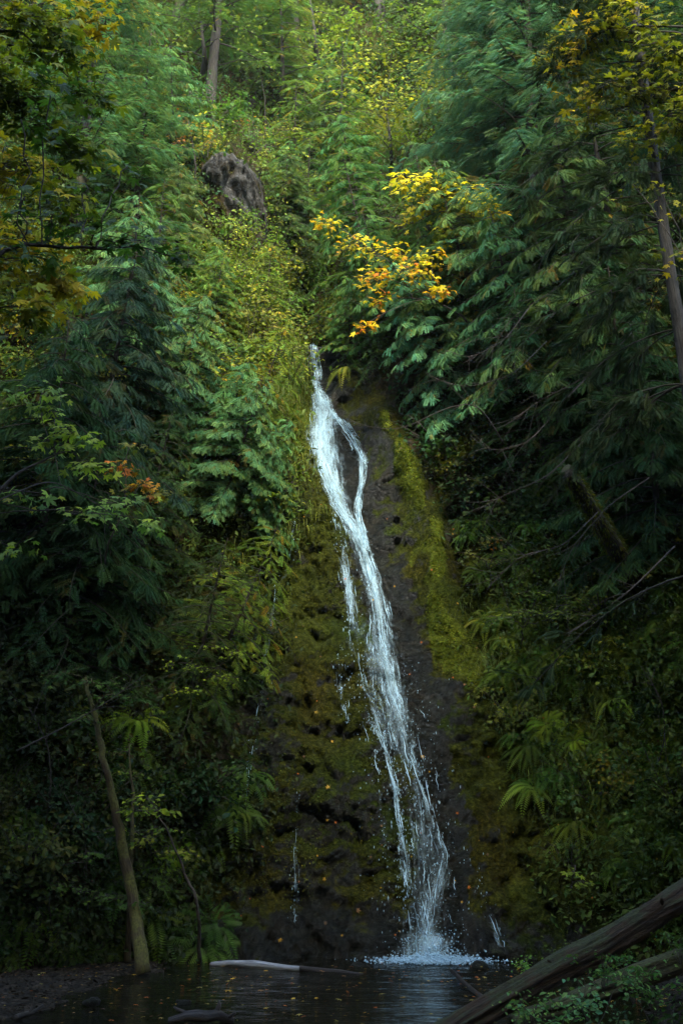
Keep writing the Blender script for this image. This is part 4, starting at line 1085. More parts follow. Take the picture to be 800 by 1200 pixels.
fo = forest().build('forest', M_NEEDLE); fo.color = (1, 1, 1, 1); tag(fo, 'unseen conifer wood added behind the viewer to shade the ravine', 'forest', kind='stuff')

# ------------------------------------------------------------------ waterfall
def stream_path(pts):
    """pts: (px, py, width px) -> dense x, z, half width, arclength"""
    pts = np.array(pts, float)
    t = np.linspace(0, len(pts) - 1, len(pts) * 6); k = np.arange(len(pts))
    px, py, w = [np.interp(t, k, pts[:, a]) for a in range(3)]
    for _ in range(6):
        for v in (px, w): v[1:-1] = (v[:-2] + 2 * v[1:-1] + v[2:]) / 4
    P, ok = hit(px, py, full=False)
    # keep z falling
    z = np.minimum.accumulate(P[:, 2]); x = P[:, 0]; hw = w * .5 / FPX * P[:, 1] * 1.05
    s = np.cumsum(np.r_[0, np.hypot(np.diff(x), np.diff(z))])
    S = np.arange(0, s[-1], .05)
    return [np.interp(S, s, v) for v in (x, z, hw)] + [S]
def wet_y(x, z, off):
    y = np.minimum(yterr(x, z), np.minimum(yterr(x, z + .08), ylow(x, z) + .05)); return y - off
def sheet(g, path, off, dens, seed, nc=15, wk=1.0, edge=.55):
    x, z, hw, S = path; u = np.linspace(-1, 1, nc)
    wob = .10 * fbm(S * .9 + seed, S * 0, S * 0, 3)
    Xs = (x + wob * .5)[:, None] + (hw * wk)[:, None] * u; Zs = z[:, None] + 0 * u
    Ys = wet_y(Xs, Zs, off * (1 - .5 * u ** 2))
    for _ in range(3): Ys[1:-1] = (Ys[:-2] + 2 * Ys[1:-1] + Ys[2:]) / 4
    n = len(S); i = np.arange(n - 1)[:, None] * nc; j = np.arange(nc - 1)[None]
    q = np.stack([i + j, i + j + 1, i + nc + j + 1, i + nc + j], -1).reshape(-1, 4)
    d = dens + .12 - edge * np.abs(u[None]) ** 1.6 + .22 * fbm(S[:, None] * .7 + seed * 3, u[None] * 1.5, 0 * S[:, None] + 0 * u[None], 2)
    d = d * np.ones((n, 1))
    d = d - .24 * sstep(.42, .78, S / S[-1])[:, None] * (S[-1] > 9) * (off < .2)
    d[-8:] += .2
    endf = np.minimum(1, np.minimum(S / .5, (S[-1] - S + .25 * (z[-1] < .4) * 4) / .5))[:, None]; d = d - (1 - endf) * .35
    U = np.stack([Xs * 1.0 - x[:, None] + seed * 3.7, S[:, None] + 0 * u + seed * 1.3], -1)
    g.add(np.stack([Xs, Ys, Zs], -1).reshape(-1, 3), np.concatenate([q[:, [0, 1, 2]], q[:, [0, 2, 3]]]), np.repeat(d.reshape(-1, 1), 3, 1), U.reshape(-1, 2))
def strands(g, path, n, seed, wmin=.006, wmax=.02, lmin=.3, lmax=1.3, off=.1, spread=.9):
    r = np.random.default_rng(seed); x, z, hw, S = path; m = 14; L = S[-1]
    s0 = r.uniform(-.1, L * .985, n); ln = r.uniform(lmin, lmax, n); u = np.clip(r.normal(0, .45, n), -1, 1) * spread
    s = s0[:, None] + ln[:, None] * np.linspace(0, 1, m); s = np.clip(s, 0, L)
    w = r.uniform(wmin, wmax, n)[:, None] * np.sin(PI * np.linspace(.04, .97, m)) ** .6
    uu = u[:, None] + np.cumsum(r.normal(0, .010, (n, m)), 1)
    X_ = np.interp(s, S, x) + np.interp(s, S, hw) * uu + .006 * vnoise(s * 5, uu * 7, 0 * s); Z_ = np.interp(s, S, z)
    Y_ = wet_y(X_, Z_, off * r.uniform(.5, 1.6, (n, 1)))
    V = np.stack([np.stack([X_ - w, Y_, Z_], -1), np.stack([X_ + w, Y_ - .004, Z_], -1)], 2).reshape(n, m * 2, 3)
    i = np.arange(m - 1) * 2; T = np.concatenate([np.stack([i, i + 1, i + 3], 1), np.stack([i, i + 3, i + 2], 1)])
    T = (T[None] + (np.arange(n) * m * 2)[:, None, None]).reshape(-1, 3)
    g.add(V.reshape(-1, 3), T)
_t = (1 + 5 ** .5) / 2
OCT = (np.array([(1, 0, 0), (-1, 0, 0), (0, 1, 0), (0, -1, 0), (0, 0, 1), (0, 0, -1)], float), np.array([(0, 2, 4), (2, 1, 4), (1, 3, 4), (3, 0, 4), (2, 0, 5), (1, 2, 5), (3, 1, 5), (0, 3, 5)]))
def drops(g, path, n, seed, size=.0055, sx=1.0, sy=.12, s_from=0.0):
    r = np.random.default_rng(seed); x, z, hw, S = path
    s = r.uniform(s_from, 1, n) * S[-1]; u = r.normal(0, .6 * sx, n)
    X_ = np.interp(s, S, x) + np.interp(s, S, hw) * u; Z_ = np.interp(s, S, z) + r.normal(0, .05, n)
    Y_ = wet_y(X_, Z_, .04) - np.abs(r.normal(0, sy, n))
    sz = size * np.exp(r.normal(0, .35, n)); F = np.zeros((n, 3, 3)); F[:, 0, 0] = sz; F[:, 1, 1] = sz; F[:, 2, 2] = sz * r.uniform(1, 4.5, n)
    g.inst(OCT, F, np.stack([X_, Y_, np.maximum(Z_, .02)], 1))

HEAD = [(367, 408, 10), (368, 425, 14), (371, 440, 15), (368, 450, 13), (372, 462, 16)]
MAIN = [(370, 448, 12), (374, 468, 22), (378, 490, 32), (378, 520, 36), (382, 550, 34), (390, 578, 30), (402, 604, 24), (418, 632, 22), (430, 660, 20), (436, 690, 22), (443, 725, 26), (449, 760, 34), (458, 795, 40), (466, 830, 42), (474, 865, 40), (484, 895, 34), (493, 925, 28), (499, 950, 26), (507, 975, 28), (517, 997, 28), (514, 1020, 36), (508, 1050, 44), (502, 1080, 46), (498, 1112, 46), (497, 1127, 44)]
RIGHT = [(376, 468, 10), (386, 484, 13), (400, 499, 14), (413, 515, 14), (421, 530, 13), (426, 545, 12), (424, 572, 10), (419, 600, 10), (424, 625, 12), (430, 650, 12)]
LEFT = [(385, 565, 14), (392, 595, 18), (398, 630, 20), (404, 665, 22), (408, 700, 24), (412, 735, 26), (418, 770, 30), (430, 810, 36), (446, 850, 36), (456, 880, 26)]
LOWL = [(430, 838, 8), (442, 858, 8), (452, 880, 10), (462, 915, 10), (467, 950, 12), (471, 990, 14), (478, 1030, 22), (486, 1070, 30), (490, 1110, 36), (491, 1126, 40)]
SIDE = [(440, 870, 5), (443, 905, 5), (445, 945, 5), (449, 985, 7), (453, 1020, 6)]
wf0 = hit1(497, 1126)
wf = empty('waterfall', (1.56, 17.9, 0), 'tall white waterfall running down the dark mossy cliff into the pool', 'waterfall')
org = np.array([1.56, 17.9, 0])
def part_stream(nm, pts, layers, nstr, ndr, seed, sp=.02, label=None, mat=M_FALL, **kw):
    path = stream_path(pts); g = Geo()
    for q, (off, dens, wk) in enumerate(layers): sheet(g, path, off, dens, seed + q, wk=wk, **kw)
    o = g.build(nm, mat, wf, True, uv=True, origin=org)
    if label: o['label'] = label
    g2 = Geo()
    if nstr: strands(g2, path, nstr, seed + 50, .0025, sp * .6, .12, .7)
    if ndr: drops(g2, path, ndr, seed + 60)
    if g2.n: tag(g2.build('strands', M_DROP, o, origin=org), kind='stuff')
    return path
pm = part_stream('main_stream', MAIN, [(.05, .68, 1.25), (.10, .56, 1.0), (.15, .42, .8)], 60, 350, 1, .014)
part_stream('head_stream', HEAD, [(.05, .55, 1.1), (.09, .45, .9)], 30, 30, 11, .010)
part_stream('right_stream', RIGHT, [(.05, .62, 1.1), (.09, .5, .9)], 60, 60, 21, .012)
part_stream('left_stream', LEFT, [(.05, .40, 1.2), (.08, .30, 1.0)], 30, 150, 31, .009)
part_stream('lower_stream', LOWL, [(.05, .42, 1.3), (.08, .34, 1.0)], 30, 300, 41, .010)
part_stream('side_stream', SIDE, [(.04, .30, 1.4)], 0, 30, 51, .008)
# thin spreading veil around the lower half of the main stream
VE = [(440, 700, 34), (446, 760, 60), (456, 820, 84), (470, 870, 86), (482, 920, 74), (488, 970, 76), (492, 1020, 80), (494, 1070, 74), (494, 1124, 76)]
pv = stream_path(VE); g = Geo(); sheet(g, pv, .03, .50, 71, nc=25); sheet(g, pv, .06, .42, 72, nc=25)
pv2 = stream_path([(384, 480, 24), (396, 530, 46), (404, 580, 44), (410, 620, 30), (410, 680, 36), (414, 740, 44), (424, 800, 52), (440, 850, 50)]); sheet(g, pv2, .03, .36, 73, nc=19)
o = g.build('veil', M_VEIL, wf, True, uv=True, origin=org)
g = Geo(); drops(g, pv, 900, 75, .005, 1.0, .12, .2); strands(g, pv, 60, 76, .003, .008, .1, .6)
tag(g.build('spray', M_DROP, wf, origin=org), kind='stuff')
# splash and foam where it lands
g = Geo(); r = np.random.default_rng(81)
n = 5200; a = r.uniform(0, 2 * PI, n); rr = np.abs(r.normal(0, .30, n)); P = np.stack([1.50 + rr * np.cos(a) * 1.55, 17.72 + rr * np.sin(a) * .8, np.abs(r.normal(0, .05, n)) * np.exp(-rr) + .01], 1)
sz = .011 * np.exp(r.normal(0, .4, n)); F = np.zeros((n, 3, 3)); F[:, 0, 0] = F[:, 1, 1] = sz; F[:, 2, 2] = sz * .8
g.inst(OCT, F, P)
n = 500; P = np.stack([1.50 + r.normal(0, .3, n), 17.8 + r.normal(0, .15, n), np.abs(r.normal(0, .22, n))], 1); sz = .008 * np.exp(r.normal(0, .4, n)); F = np.zeros((n, 3, 3)); F[:, 0, 0] = F[:, 1, 1] = F[:, 2, 2] = sz
g.inst(OCT, F, P)
g.build('foam', M_DROP, wf, origin=org)
g = Geo(); na, nr_ = 48, 14
aa = np.linspace(0, 2 * PI, na, endpoint=False); r0 = np.linspace(0.02, 1, nr_)
A_, R_ = np.meshgrid(aa, r0); rad = R_ * (.62 + .14 * fbm(np.cos(A_) * 2, np.sin(A_) * 2, A_ * 0, 2))
V = np.stack([1.5 + rad * np.cos(A_) * 1.35, 17.66 + rad * np.sin(A_) * .75, .03 + .03 * (1 - R_) + .02 * fbm(rad * 9 * np.cos(A_), rad * 9 * np.sin(A_), 0 * A_, 2)], -1)
i = np.arange(nr_ - 1)[:, None] * na; j = np.arange(na)[None]; j2 = (j + 1) % na
q = np.stack([i + j, i + j2, i + na + j2, i + na + j], -1).reshape(-1, 4)
g.add(V.reshape(-1, 3), np.concatenate([q[:, [0, 1, 2]], q[:, [0, 2, 3]]]), np.repeat((1.0 - .62 * R_).reshape(-1, 1), 3, 1), (V[..., :2] * np.array([.5, 3])).reshape(-1, 2))
g.build('foam_ring', M_FALL, wf, True, uv=True, origin=org)

def trickle(pts, seed, label, dens=.32, nstr=12, ndr=110, wk=1.3):
    path = stream_path(pts); g = Geo(); sheet(g, path, .035, dens, seed, nc=7, wk=wk)
    o0 = np.array([path[0][-1], float(ylow(path[0][-1:], path[1][-1:])[0]), path[1][-1]])
    e = empty('trickle', o0, label, 'trickle')
    g.build('film', M_FALL, e, True, uv=True, origin=o0)
    g2 = Geo(); strands(g2, path, nstr, seed + 5, .002, .006, .1, .4, .05); drops(g2, path, ndr, seed + 6, .004, 1.2, .03)
    tag(g2.build('drops', M_DROP, e, origin=o0), kind='stuff')
trickle([(327, 672, 4), (324, 700, 5), (317, 740, 9), (311, 780, 12), (306, 820, 12), (298, 860, 10), (291, 900, 8), (287, 950, 5)], 201, 'thin trickle down the dark rock left of the waterfall')
trickle([(344, 600, 5), (345, 630, 6), (341, 660, 5)], 207, 'short trickle high on the mossy rock left of the falls', .24, 4, 20)
trickle([(352, 928, 4), (348, 960, 5), (346, 1000, 7), (347, 1040, 9), (345, 1080, 10)], 211, 'faint trickle low between the falls and the left bank', .22, 8, 60)
trickle([(553, 1015, 10), (560, 1035, 14), (570, 1060, 14), (580, 1085, 14), (586, 1110, 10)], 221, 'bluish trickle over boulders right of the fall foot', .26, 3, 30)
trickle([(398, 760, 14), (398, 790, 20), (402, 820, 18), (406, 850, 10)], 231, 'wet glistening seep left of the main stream', .2, 5, 60)
print('T water', round(time.time() - T0, 1))

# ------------------------------------------------------------------ rocks, logs and debris
def rock_geo(seed, sub=3, amp=.28):
    import bmesh
    bm = bmesh.new(); bmesh.ops.create_icosphere(bm, subdivisions=sub, radius=1)
    V = np.array([v.co[:] for v in bm.verts]); T = np.array([[v.index for v in f.verts] for f in bm.faces]); bm.free()
    d = 1 + amp * fbm(V[:, 0] * 1.1 + seed, V[:, 1] * 1.1, V[:, 2] * 1.1, 3) - .18 * np.abs(fbm(V[:, 0] * 2.5 + seed, V[:, 1] * 2.5, V[:, 2] * 2.5, 2))
    g = Geo(); g.add(V * d[:, None], T, (.05, .05, .045)); return g
RK = {}
def rock(x, y, z, s, sd, label, rz=0, name='boulder', group=None, mat=None):
    k = (sd, ); g = rock_geo(sd, 4 if max(s) > .25 else 3)
    o = g.build(name, mat or M_STONE, smooth=True); o.location = (x, y, z); o.scale = s; o.rotation_euler = (0, 0, rz); tag(o, label, 'rock', group); return o
def onwater(px, py, z=0.0):
    d = FWD + (px - 400) / FPX * RGT + (600 - py) / FPX * UPV; t = (z - CAM[2]) / d[2]; return CAM + d * t
p = onwater(531, 1112); rock(p[0], p[1] - .1, .16, (.42, .36, .34), 301, 'rounded dark boulder just right of the fall foot')
p = onwater(590, 1125); rock(p[0], p[1] + .05, .12, (.30, .3, .22), 302, 'wet boulder under the bluish trickle', 1)
p = onwater(440, 1120); rock(p[0], p[1] + .35, .15, (.5, .4, .34), 303, 'wet dark boulder just left of the fall foot', 2)
p = onwater(380, 1118); rock(p[0], p[1] + .5, .1, (.6, .4, .32), 304, 'low mossy boulder behind the end of the pale log', 2.5)
p = onwater(640, 1115); rock(p[0], p[1] + .3, .2, (.5, .4, .45), 305, 'dark boulder between the trickle and the fallen log', .4)
p = onwater(300, 1120); rock(p[0], p[1] + .5, .06, (.5, .35, .25), 306, 'low dark boulder behind the pale floating log', .9)
p = onwater(215, 1176); rock(p[0], p[1], .0, (.10, .07, .05), 307, 'small grey stone on the wet gravel near the driftwood', .3, 'stone')
p = onwater(108, 1180); rock(p[0], p[1], .05, (.09, .08, .05), 308, 'small brown stone on the gravel at lower left', .3, 'stone')
p = onwater(420, 1133); rock(p[0], p[1], -.02, (.16, .1, .08), 309, 'flat wet stone in the pool before the fall foot', .3, 'stone')
p = onwater(560, 1133); rock(p[0], p[1], -.0, (.2, .14, .11), 310, 'flat wet stone at the pool edge by the stick', 1.3, 'stone')

# gravel
g = Geo(); r = np.random.default_rng(91); n = 9000
x = np.concatenate([r.uniform(-6, -.6, 6000), r.uniform(-1, 5.5, 3000)]); y = np.concatenate([r.uniform(10.2, 17.5, 6000), r.uniform(10.2, 17, 3000)])
P = np.stack([x, y, gheight(x, y)], 1); s = .022 * np.exp(r.normal(0, .5, n)).clip(.4, 3)
V, T = rock_geo(5, 1).arrays()[:2]
F = np.einsum('n,nij->nij', s, np.stack([unit(r.normal(size=(n, 3))) for _ in range(3)], 1)); F[:, :, 2] *= .6
cc = np.array([.014, .011, .007]) * np.exp(r.normal(0, .55, (n, 1)))
g.inst((V, T), F, P, cc)
o = g.build('gravel', M_PEBBLE, smooth=True); o.color = (1, 1, 1, 1); tag(o, 'wet dark pebbles along the pool shore', 'gravel', kind='stuff')
# fallen leaves
g = Geo(); n = 800; x = r.uniform(-6, 5, n); y = r.uniform(10.3, 17.6, n); z = np.maximum(gheight(x, y) + .02, .02) + .006
x2, ok_ = x, (y < ylow(x, z) - .3); x, y, z = x[ok_], y[ok_], z[ok_]; n = len(x)
dd = unit(np.stack([r.normal(size=n), r.normal(size=n), r.normal(0, .1, n)], 1)); up = unit(np.array([0, 0, 1.]) + r.normal(0, .12, (n, 3)))
cols = np.array([(.40, .24, .03), (.34, .10, .02), (.16, .09, .04), (.24, .2, .05)])[r.integers(0, 4, n)] * np.exp(r.normal(0, .3, (n, 1)))
g.inst(MAPLE_LO, frames(dd, up) * (.05 * np.exp(r.normal(0, .4, n)))[:, None, None], np.stack([x, y, z], 1), cols)
# leaves caught on rocks and slope
P, px, py, rr_ = scatter(300, (0, 200, 800, 1120), 95, reject_rock=False); N = tnormal(P); n = len(P)
g.inst(MAPLE_LO, frames(unit(np.cross(N, rr_.normal(size=(n, 3)))), N) * (.055 * np.exp(rr_.normal(0, .3, n)))[:, None, None], P + N * .06, np.array([(.36, .22, .03), (.34, .10, .02), (.14, .08, .04)])[rr_.integers(0, 3, n)])
o = g.build('fallen_leaves', M_LEAF); o.color = (1, 1, 1, 1); tag(o, 'scattered brown and orange fallen leaves on shore and water', 'leaves', kind='stuff')

def log(name, pts, rad, label, mat, seed, sides=20, rough=.22, stubs=(), cat='log', n=46):
    pts = np.asarray(pts, float); rad = np.asarray(rad, float)
    k = np.arange(len(pts)); t = np.linspace(0, len(pts) - 1, n)
    P = np.stack([np.interp(t, k, pts[:, a]) for a in range(3)], 1); rd = np.interp(t, k, rad)
    for _ in range(3): P[1:-1] = (P[:-2] + 2 * P[1:-1] + P[2:]) / 4
    r = np.random.default_rng(seed); P[:, 2] += .02 * fbm(t * 2 + seed, t * 0, t * 0, 2)
    g = Geo(); tube(g, P, rd, sides, rough=rough, seed=seed)
    e = empty(name, pts[0], label, cat)
    o = g.build('body', mat, e, True, origin=pts[0])
    for (f, d, L, rs) in stubs:
        b = P[int(f * (n - 1))]; g2 = Geo(); Q = b + unit(np.array(d, float)) * np.linspace(0, L, 5)[:, None] + np.cumsum(r.normal(0, .01, (5, 3)), 0)
        tube(g2, Q, rs * np.array([1.2, 1, .85, .7, .35]), 7, rough=.2); g2.build('branch_stub', mat, e, True, origin=pts[0])
    return e, P, rd
a0, a1 = at(505, 1222, 11.0), at(860, 1014, 13.6)
mid = (a0 + a1) / 2 + np.array([0, 0, -.02])
log('fallen_log', [a0, mid, a1], (.12, .125, .145), 'big wet fallen log slanting up to the right edge', M_LOG, 1, 48, .42,
    [(.35, (-.3, -.5, .5), .16, .03), (.55, (-.5, -.5, .2), .12, .025), (.7, (-.2, -.6, .6), .2, .03), (.62, (.1, -.3, .9), .10, .022)], n=120)
b0_, b1_ = at(600, 1200, 11.3), at(850, 1108, 11.9)
log('fallen_log', [b0_, (b0_ + b1_) / 2, b1_], (.08, .10, .12), 'shorter dark log under the big one at lower right', M_SNAG, 2, 36, .4, [(.4, (-.4, -.5, .5), .14, .025)], n=80)
w0, w1, w2 = onwater(248, 1129, .03), onwater(300, 1131, .05), onwater(356, 1136, .02)
log('floating_log', [w0, w1, w2], (.045, .06, .035), 'pale bare log floating before the rock face', M_DRIFT, 3, 12, .2)
w0, w1 = onwater(352, 1136, .02), onwater(425, 1142, 0.0)
log('floating_log', [w0, w1], (.045, .025), 'dark thin log floating right of the pale one', M_DRIFTD, 4, 10, .2, cat='log')
w0, w1 = at(528, 1138, 15.4), at(566, 1172, 13.4)
w0[2] = max(w0[2], .1); log('stick', [w0, w1], (.025, .035), 'short broken stick leaning beside the fallen log', M_DRIFTD, 5, 8, .2, cat='stick')
d0, d1, d2 = onwater(198, 1196, .05), onwater(235, 1190, .10), onwater(272, 1194, .03)
log('driftwood', [d0, d1, d2], (.03, .06, .04), 'gnarled dark driftwood at the bottom left shore', M_DRIFTD, 6, 12, .35,
    [(.75, (.1, -.1, 1), .16, .028), (.3, (-.6, -.1, .35), .14, .02), (.9, (.8, -.2, .15), .12, .02)], cat='driftwood')
d0, d1 = onwater(18, 1194, .02), onwater(50, 1180, .05)
log('driftwood', [d0, d1], (.03, .015), 'small broken branch at the bottom left corner', M_DRIFTD, 7, 8, .3, [(.5, (.4, 0, 1), .15, .012)], cat='driftwood')

# mossy leaning trunk at left with sparse crown, and its thinner neighbours
B = onwater(168, 1141, .02); Tq = at(118, 842, 15.7)
broadleaf('leaning_tree', B, [at(158, 1060, 16.1), at(143, 970, 16.0), at(128, 900, 15.8), Tq, at(104, 790, 15.7)],
    cl([(110, 800, 15.3, .5, 1.3), (80, 790, 15.4, .5, 1), (135, 815, 15.3, .4, 1), (95, 840, 15.3, .3, .7)]), .08, DGR,
    'leaning moss covered trunk standing at the pool edge', trunk_r=.105, seed=51, bark=M_BARKM, twigs=12, flat=.2)
B2 = onwater(150, 1131, .02)
broadleaf('leaning_tree', B2, [at(152, 1050, 16.6), at(158, 960, 16.6), at(150, 880, 16.6)], cl([(160, 905, 16.4, .4, .6), (130, 880, 16.4, .4, .6)]), .085, LB,
    'thin straight stem just behind the leaning mossy trunk', trunk_r=.05, seed=52, bark=M_BARKM, twigs=10, flat=.2)
B3 = onwater(234, 1128, .02)
broadleaf('sapling', B3, [at(232, 1070, 16.8), at(216, 1012, 16.6), at(196, 975, 16.4), at(180, 950, 16.2)], cl([(172, 935, 16.0, .35, 1.3), (160, 950, 15.9, .3, .9), (195, 950, 16.0, .28, .6)]), .10,
    palette([(.17, .22, .012), (.11, .16, .012)], None, .2, 1, 1), 'curved bare sapling with bright green leaves at its tip', trunk_r=.03, seed=53, bark=M_TWIG, twigs=9, flat=.2, tpl=OVAL)
# mossy broken snag on the right bank
s0, s1 = at(664, 552, 15.4), hit1(752, 690)
pts = [s1 + np.array([.1, .2, -.1]), s1 * .5 + s0 * .5 + np.array([0, 0, .06]), s0]
e, P, rd = log('mossy_snag', pts, (.17, .15, .12), 'thick moss covered broken snag jutting from the right bank', M_SNAG, 8, 18, .35, [(.93, (-.4, -.5, -.6), .16, .07)], cat='snag')
def fuzz_on(e, P, rd, n, c, seed, org_):
    r = np.random.default_rng(seed); k = r.integers(0, len(P), n); d = rand_unit(r, n); t = unit(np.gradient(P, axis=0))[k]; d = unit(d - (d * t).sum(1)[:, None] * t)
    o = P[k] + d * rd[k][:, None] * 1.0; dd = unit(d + np.array([0, 0, -.9]) + r.normal(0, .3, (n, 3)))
    g = Geo(); g.inst(quad_tpl(.15), frames(dd, unit(d + rand_unit(r, n) * .3)) * r.uniform(.04, .11, n)[:, None, None], o, np.array(c) * tint(r, n, .3))
    g.build('moss_tufts', M_MOSSF, e, origin=org_)
fuzz_on(e, P, rd, 2600, (.055, .065, .012), 3, pts[0])

# bare curving twigs right of the fall head
def twig_set(name, pts, r0, seed, label, nsub=7, leaves=None):
    r = np.random.default_rng(seed); pts = np.array(pts, float); k = np.arange(len(pts)); t = np.linspace(0, len(pts) - 1, 26)
    P = np.stack([np.interp(t, k, pts[:, a]) for a in range(3)], 1)
    for _ in range(5): P[1:-1] = (P[:-2] + 2 * P[1:-1] + P[2:]) / 4
    g = Geo(); tube(g, P, np.linspace(r0, r0 * .3, len(P)), 5)
    for q in range(nsub):
        i = int(r.integers(5, 24)); d = unit(unit(P[i] - P[i - 2]) + r.normal(0, .55, 3) * np.array([1, .5, 1])); L = r.uniform(.3, .9)
        s = np.linspace(0, 1, 10)[:, None]; Q = P[i] + d * L * s + np.array([0, 0, 1]) * (r.choice([-.4, .25]) * L) * s ** 2
        tube(g, Q, np.linspace(r0 * .4, .002, 10), 3)
    o = g.build(name, M_TWIG, None, True, origin=pts[0]); o.location = pts[0]; tag(o, label, 'branch', 'bare branches over the hollow'); return o
twig_set('bare_branch', [at(590, 520, 18.0), at(560, 470, 17.8), at(520, 478, 17.6), at(470, 505, 17.6), at(430, 500, 17.7), at(405, 492, 17.7)], .012, 1, 'long bare twig reaching left across the upper falls')
twig_set('bare_branch', [at(720, 480, 16.5), at(680, 520, 16.3), at(640, 560, 16.2), at(590, 580, 16.2), at(555, 600, 16.3)], .014, 2, 'pale arched bare branch over the hollow right of the rib')
twig_set('bare_branch', [at(700, 430, 16.5), at(660, 470, 16.3), at(620, 520, 16.2), at(575, 530, 16.2), at(550, 510, 16.3)], .012, 3, 'upper arched bare branch below the drooping cedars')
twig_set('bare_branch', [at(640, 400, 17.5), at(600, 440, 17.2), at(545, 455, 17.2), at(500, 440, 17.2)], .010, 4, 'fine bare twig by the pale cedar boughs')
twig_set('bare_branch', [at(790, 640, 14.5), at(740, 690, 14.3), at(700, 720, 14.2), at(660, 745, 14.3)], .013, 5, 'bare branch sloping down from the right edge below the snag')
twig_set('bare_branch', [at(20, 880, 14.0), at(80, 850, 14.3), at(130, 820, 14.6), at(170, 790, 14.8)], .012, 6, 'bare branch rising over the left bank above the mossy trunk')
twig_set('bare_branch', [at(-10, 590, 10.5), at(60, 560, 11), at(130, 600, 11.5), at(170, 640, 12)], .010, 7, 'thin bare twig crossing the dark left edge')

for k_, (q_, lab_) in enumerate((([(620, 360, 17.5), (590, 400, 17.2), (550, 420, 17.0), (520, 410, 17.0)], 'short bare twig under the yellow maple'),
        ([(760, 560, 15.0), (715, 590, 14.8), (670, 640, 14.8), (650, 690, 14.9)], 'bare branch hanging beside the mossy snag'),
        ([(700, 600, 15.6), (660, 640, 15.4), (610, 650, 15.4), (570, 690, 15.5)], 'thin bare branch crossing left of the mossy snag'),
        ([(690, 300, 15.5), (650, 340, 15.3), (600, 370, 15.2), (570, 420, 15.3)], 'long bare bough among the upper right cedars'),
        ([(740, 390, 14.5), (690, 440, 14.3), (630, 470, 14.2), (590, 500, 14.3)], 'dark bare bough dropping through the right cedars'))):
    twig_set('bare_branch', [at(*c_) for c_ in q_], .010, 20 + k_, lab_, 11)
for k_, (px_, py_, lab_) in enumerate(((765, 900, 'fallen branch leaning on the right bank above the logs'), (60, 960, 'bare stem leaning on the dark left bank'), (100, 1060, 'short bare stem at the foot of the left bank'))):
    b_ = hit1(px_, py_); twig_set('bare_branch', [b_ + np.array([0, -.1, -.2]), b_ + np.array([.15, -.5, .5]), b_ + np.array([.1, -.7, 1.1]), b_ + np.array([-.25, -.8, 1.7])], .016, 40 + k_, lab_, 5)

# plants round the logs at the lower right
SH2 = lambda: [('foliage', _a[0], M_LEAF) if i == 0 else ('stem', _a[1], M_TWIG) for _a in [shrub_geo(90, .55, 7, .06, OVAL, .9, .0)] for i in (0, 1)]
for k, (px, py, Y, s, c, lab) in enumerate((
    (690, 1180, 10.9, .95, (.09, .20, .08), 'blue green leafy plant before the shorter log'),
    (740, 1150, 11.1, .9, (.09, .19, .05), 'leafy plant growing over the shorter log'),
    (650, 1205, 10.6, .9, (.09, .20, .08), 'low leafy plant at the bottom edge beside the big log'),
    (780, 1195, 10.7, 1.0, (.035, .07, .025), 'dark leafy plant at the bottom right corner'),
    (720, 1215, 10.5, .8, (.05, .10, .04), 'leafy plant at the bottom edge under the shorter log'),
    (618, 1135, 14.6, .6, (.12, .25, .04), 'small bright plant behind the big log by the pool'),
    (620, 1190, 10.9, .8, (.08, .17, .05), 'leafy plant against the lower end of the big log'),
    (765, 1165, 10.9, .9, (.07, .15, .04), 'bushy plant in front of the shorter log near the right edge'),
    (705, 1140, 11.2, .7, (.08, .16, .05), 'leafy plant growing between the two logs'),
    (795, 1110, 11.6, .7, (.06, .12, .03), 'plant between the logs at the right edge'),
    (660, 1120, 14.8, .6, (.05, .08, .02), 'small olive plant behind the big log'))):
    p = at(px, py, Y); p[2] -= .25 * s
    instance('leafy_plant', 'lp', SH2, p, s, k * 1.1, None, lab, 'plant', 'leafy plants round the fallen logs', c)
for k, (px, py, Y, s, c, lab) in enumerate(((640, 850, 0, .75, (.18, .26, .02), 'large light green fern on the moss above the lower rock'), (600, 830, 0, .55, (.22, .24, .03), 'pale yellowish fern at the edge of the rock face'),
    (670, 870, 0, .65, (.16, .23, .02), 'light green drooping fern beside the large one'), (165, 850, 0, .9, (.12, .20, .015), 'fern drooping just right of the leaning trunk top'),
    (195, 1000, 0, .8, (.12, .20, .015), 'fern behind the curved sapling'), (760, 820, 0, .9, (.03, .075, .035), 'blue green fern near the right edge'))):
    p = hit1(px, py); n_ = tnormal(p[None])[0]
    instance('sword_fern', ('fern', k % 4), FERNS[k % 4], p + n_ * .05, s, 0, tilt_to(n_ * .8 + np.array([0, 0, .4]), k), lab, 'fern', 'ferns singled out on the banks', c)

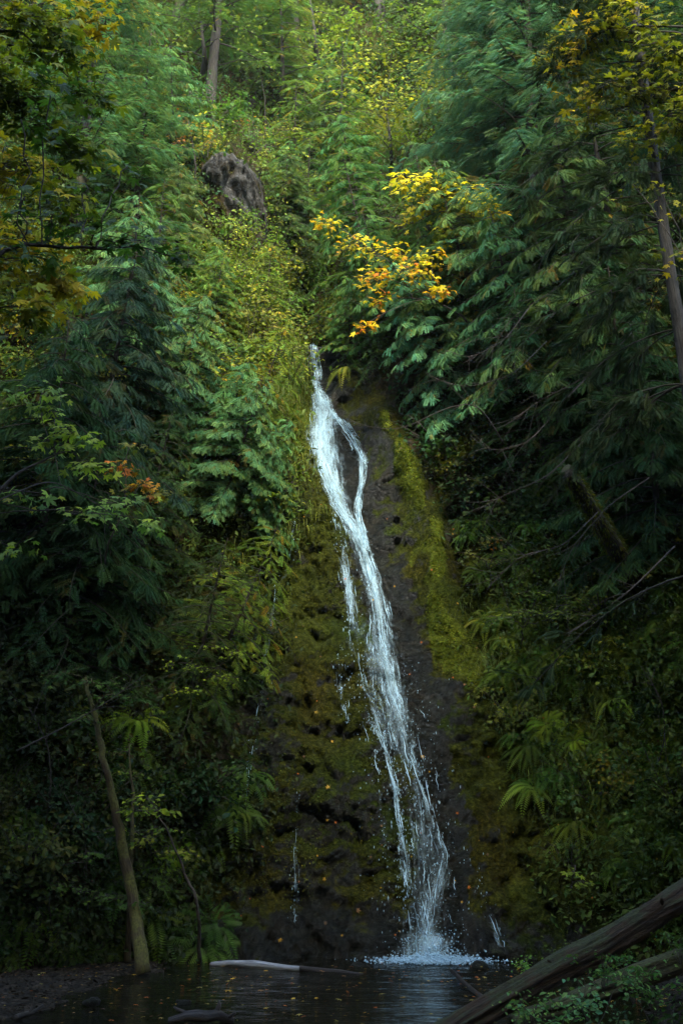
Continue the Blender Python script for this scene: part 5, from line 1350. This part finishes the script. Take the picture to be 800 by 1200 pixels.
# ------------------------------------------------------------------ the damp air of the ravine
def haze():
    k = NT('damp_air'); v = k.n('ShaderNodeVolumePrincipled'); v.inputs['Color'].default_value = (.75, .88, .80, 1); v.inputs['Density'].default_value = HAZE; v.inputs['Anisotropy'].default_value = .2
    o = k.n('ShaderNodeOutputMaterial'); k.l(v, 0, o, 'Volume')
    x0, x1, y0, y1, z0, z1 = -152., 152., -152., 152., -3.0, 85.
    V = np.array([(x, y, z) for x in (x0, x1) for y in (y0, y1) for z in (z0, z1)])
    Q = [(0, 1, 3, 2), (4, 6, 7, 5), (0, 4, 5, 1), (2, 3, 7, 6), (0, 2, 6, 4), (1, 5, 7, 3)]
    g = Geo(); g.add(V, [t for q in Q for t in (q[:3], (q[0], q[2], q[3]))])
    tag(g.build('haze', k.m), 'thin damp haze hanging in the ravine', 'haze', kind='stuff')
HAZE = .00035
haze()

# ------------------------------------------------------------------ light
SUN_EL, SUN_AZ = 41, 171   # degrees; azimuth measured clockwise from +Y: the sun stands behind the viewer
w = bpy.data.worlds.new('World'); scn.world = w; w.use_nodes = True; nt = w.node_tree
bg = nt.nodes['Background']; sky = nt.nodes.new('ShaderNodeTexSky'); sky.sky_type = 'NISHITA'; sky.sun_disc = False
sky.sun_elevation = R(SUN_EL); sky.sun_rotation = R(SUN_AZ); sky.altitude = 200; sky.air_density = 1.2; sky.dust_density = 1.5
nt.links.new(sky.outputs[0], bg.inputs[0]); bg.inputs[1].default_value = .15
ld = bpy.data.lights.new('sun', 'SUN'); ld.energy = 1.5; ld.angle = R(12); ld.color = (1.0, .93, .78)
lo = bpy.data.objects.new('sun', ld); col.objects.link(lo)
sd = Vector((math.sin(R(SUN_AZ)) * math.cos(R(SUN_EL)), math.cos(R(SUN_AZ)) * math.cos(R(SUN_EL)), math.sin(R(SUN_EL))))
lo.rotation_euler = sd.to_track_quat('Z', 'Y').to_euler(); lo.location = sd * 80

vs = scn.view_settings; vs.view_transform = 'Standard'; vs.look = 'None'; vs.gamma = 1; vs.exposure = 3.25; vs.use_curve_mapping = False
c = scn.cycles; c.max_bounces = 6; c.diffuse_bounces = 3; c.glossy_bounces = 3; c.transmission_bounces = 3; c.transparent_max_bounces = 24
c.sample_clamp_indirect = 4.0; c.use_denoising = True; c.caustics_reflective = False; c.caustics_refractive = False
print('T done', round(time.time() - T0, 1))
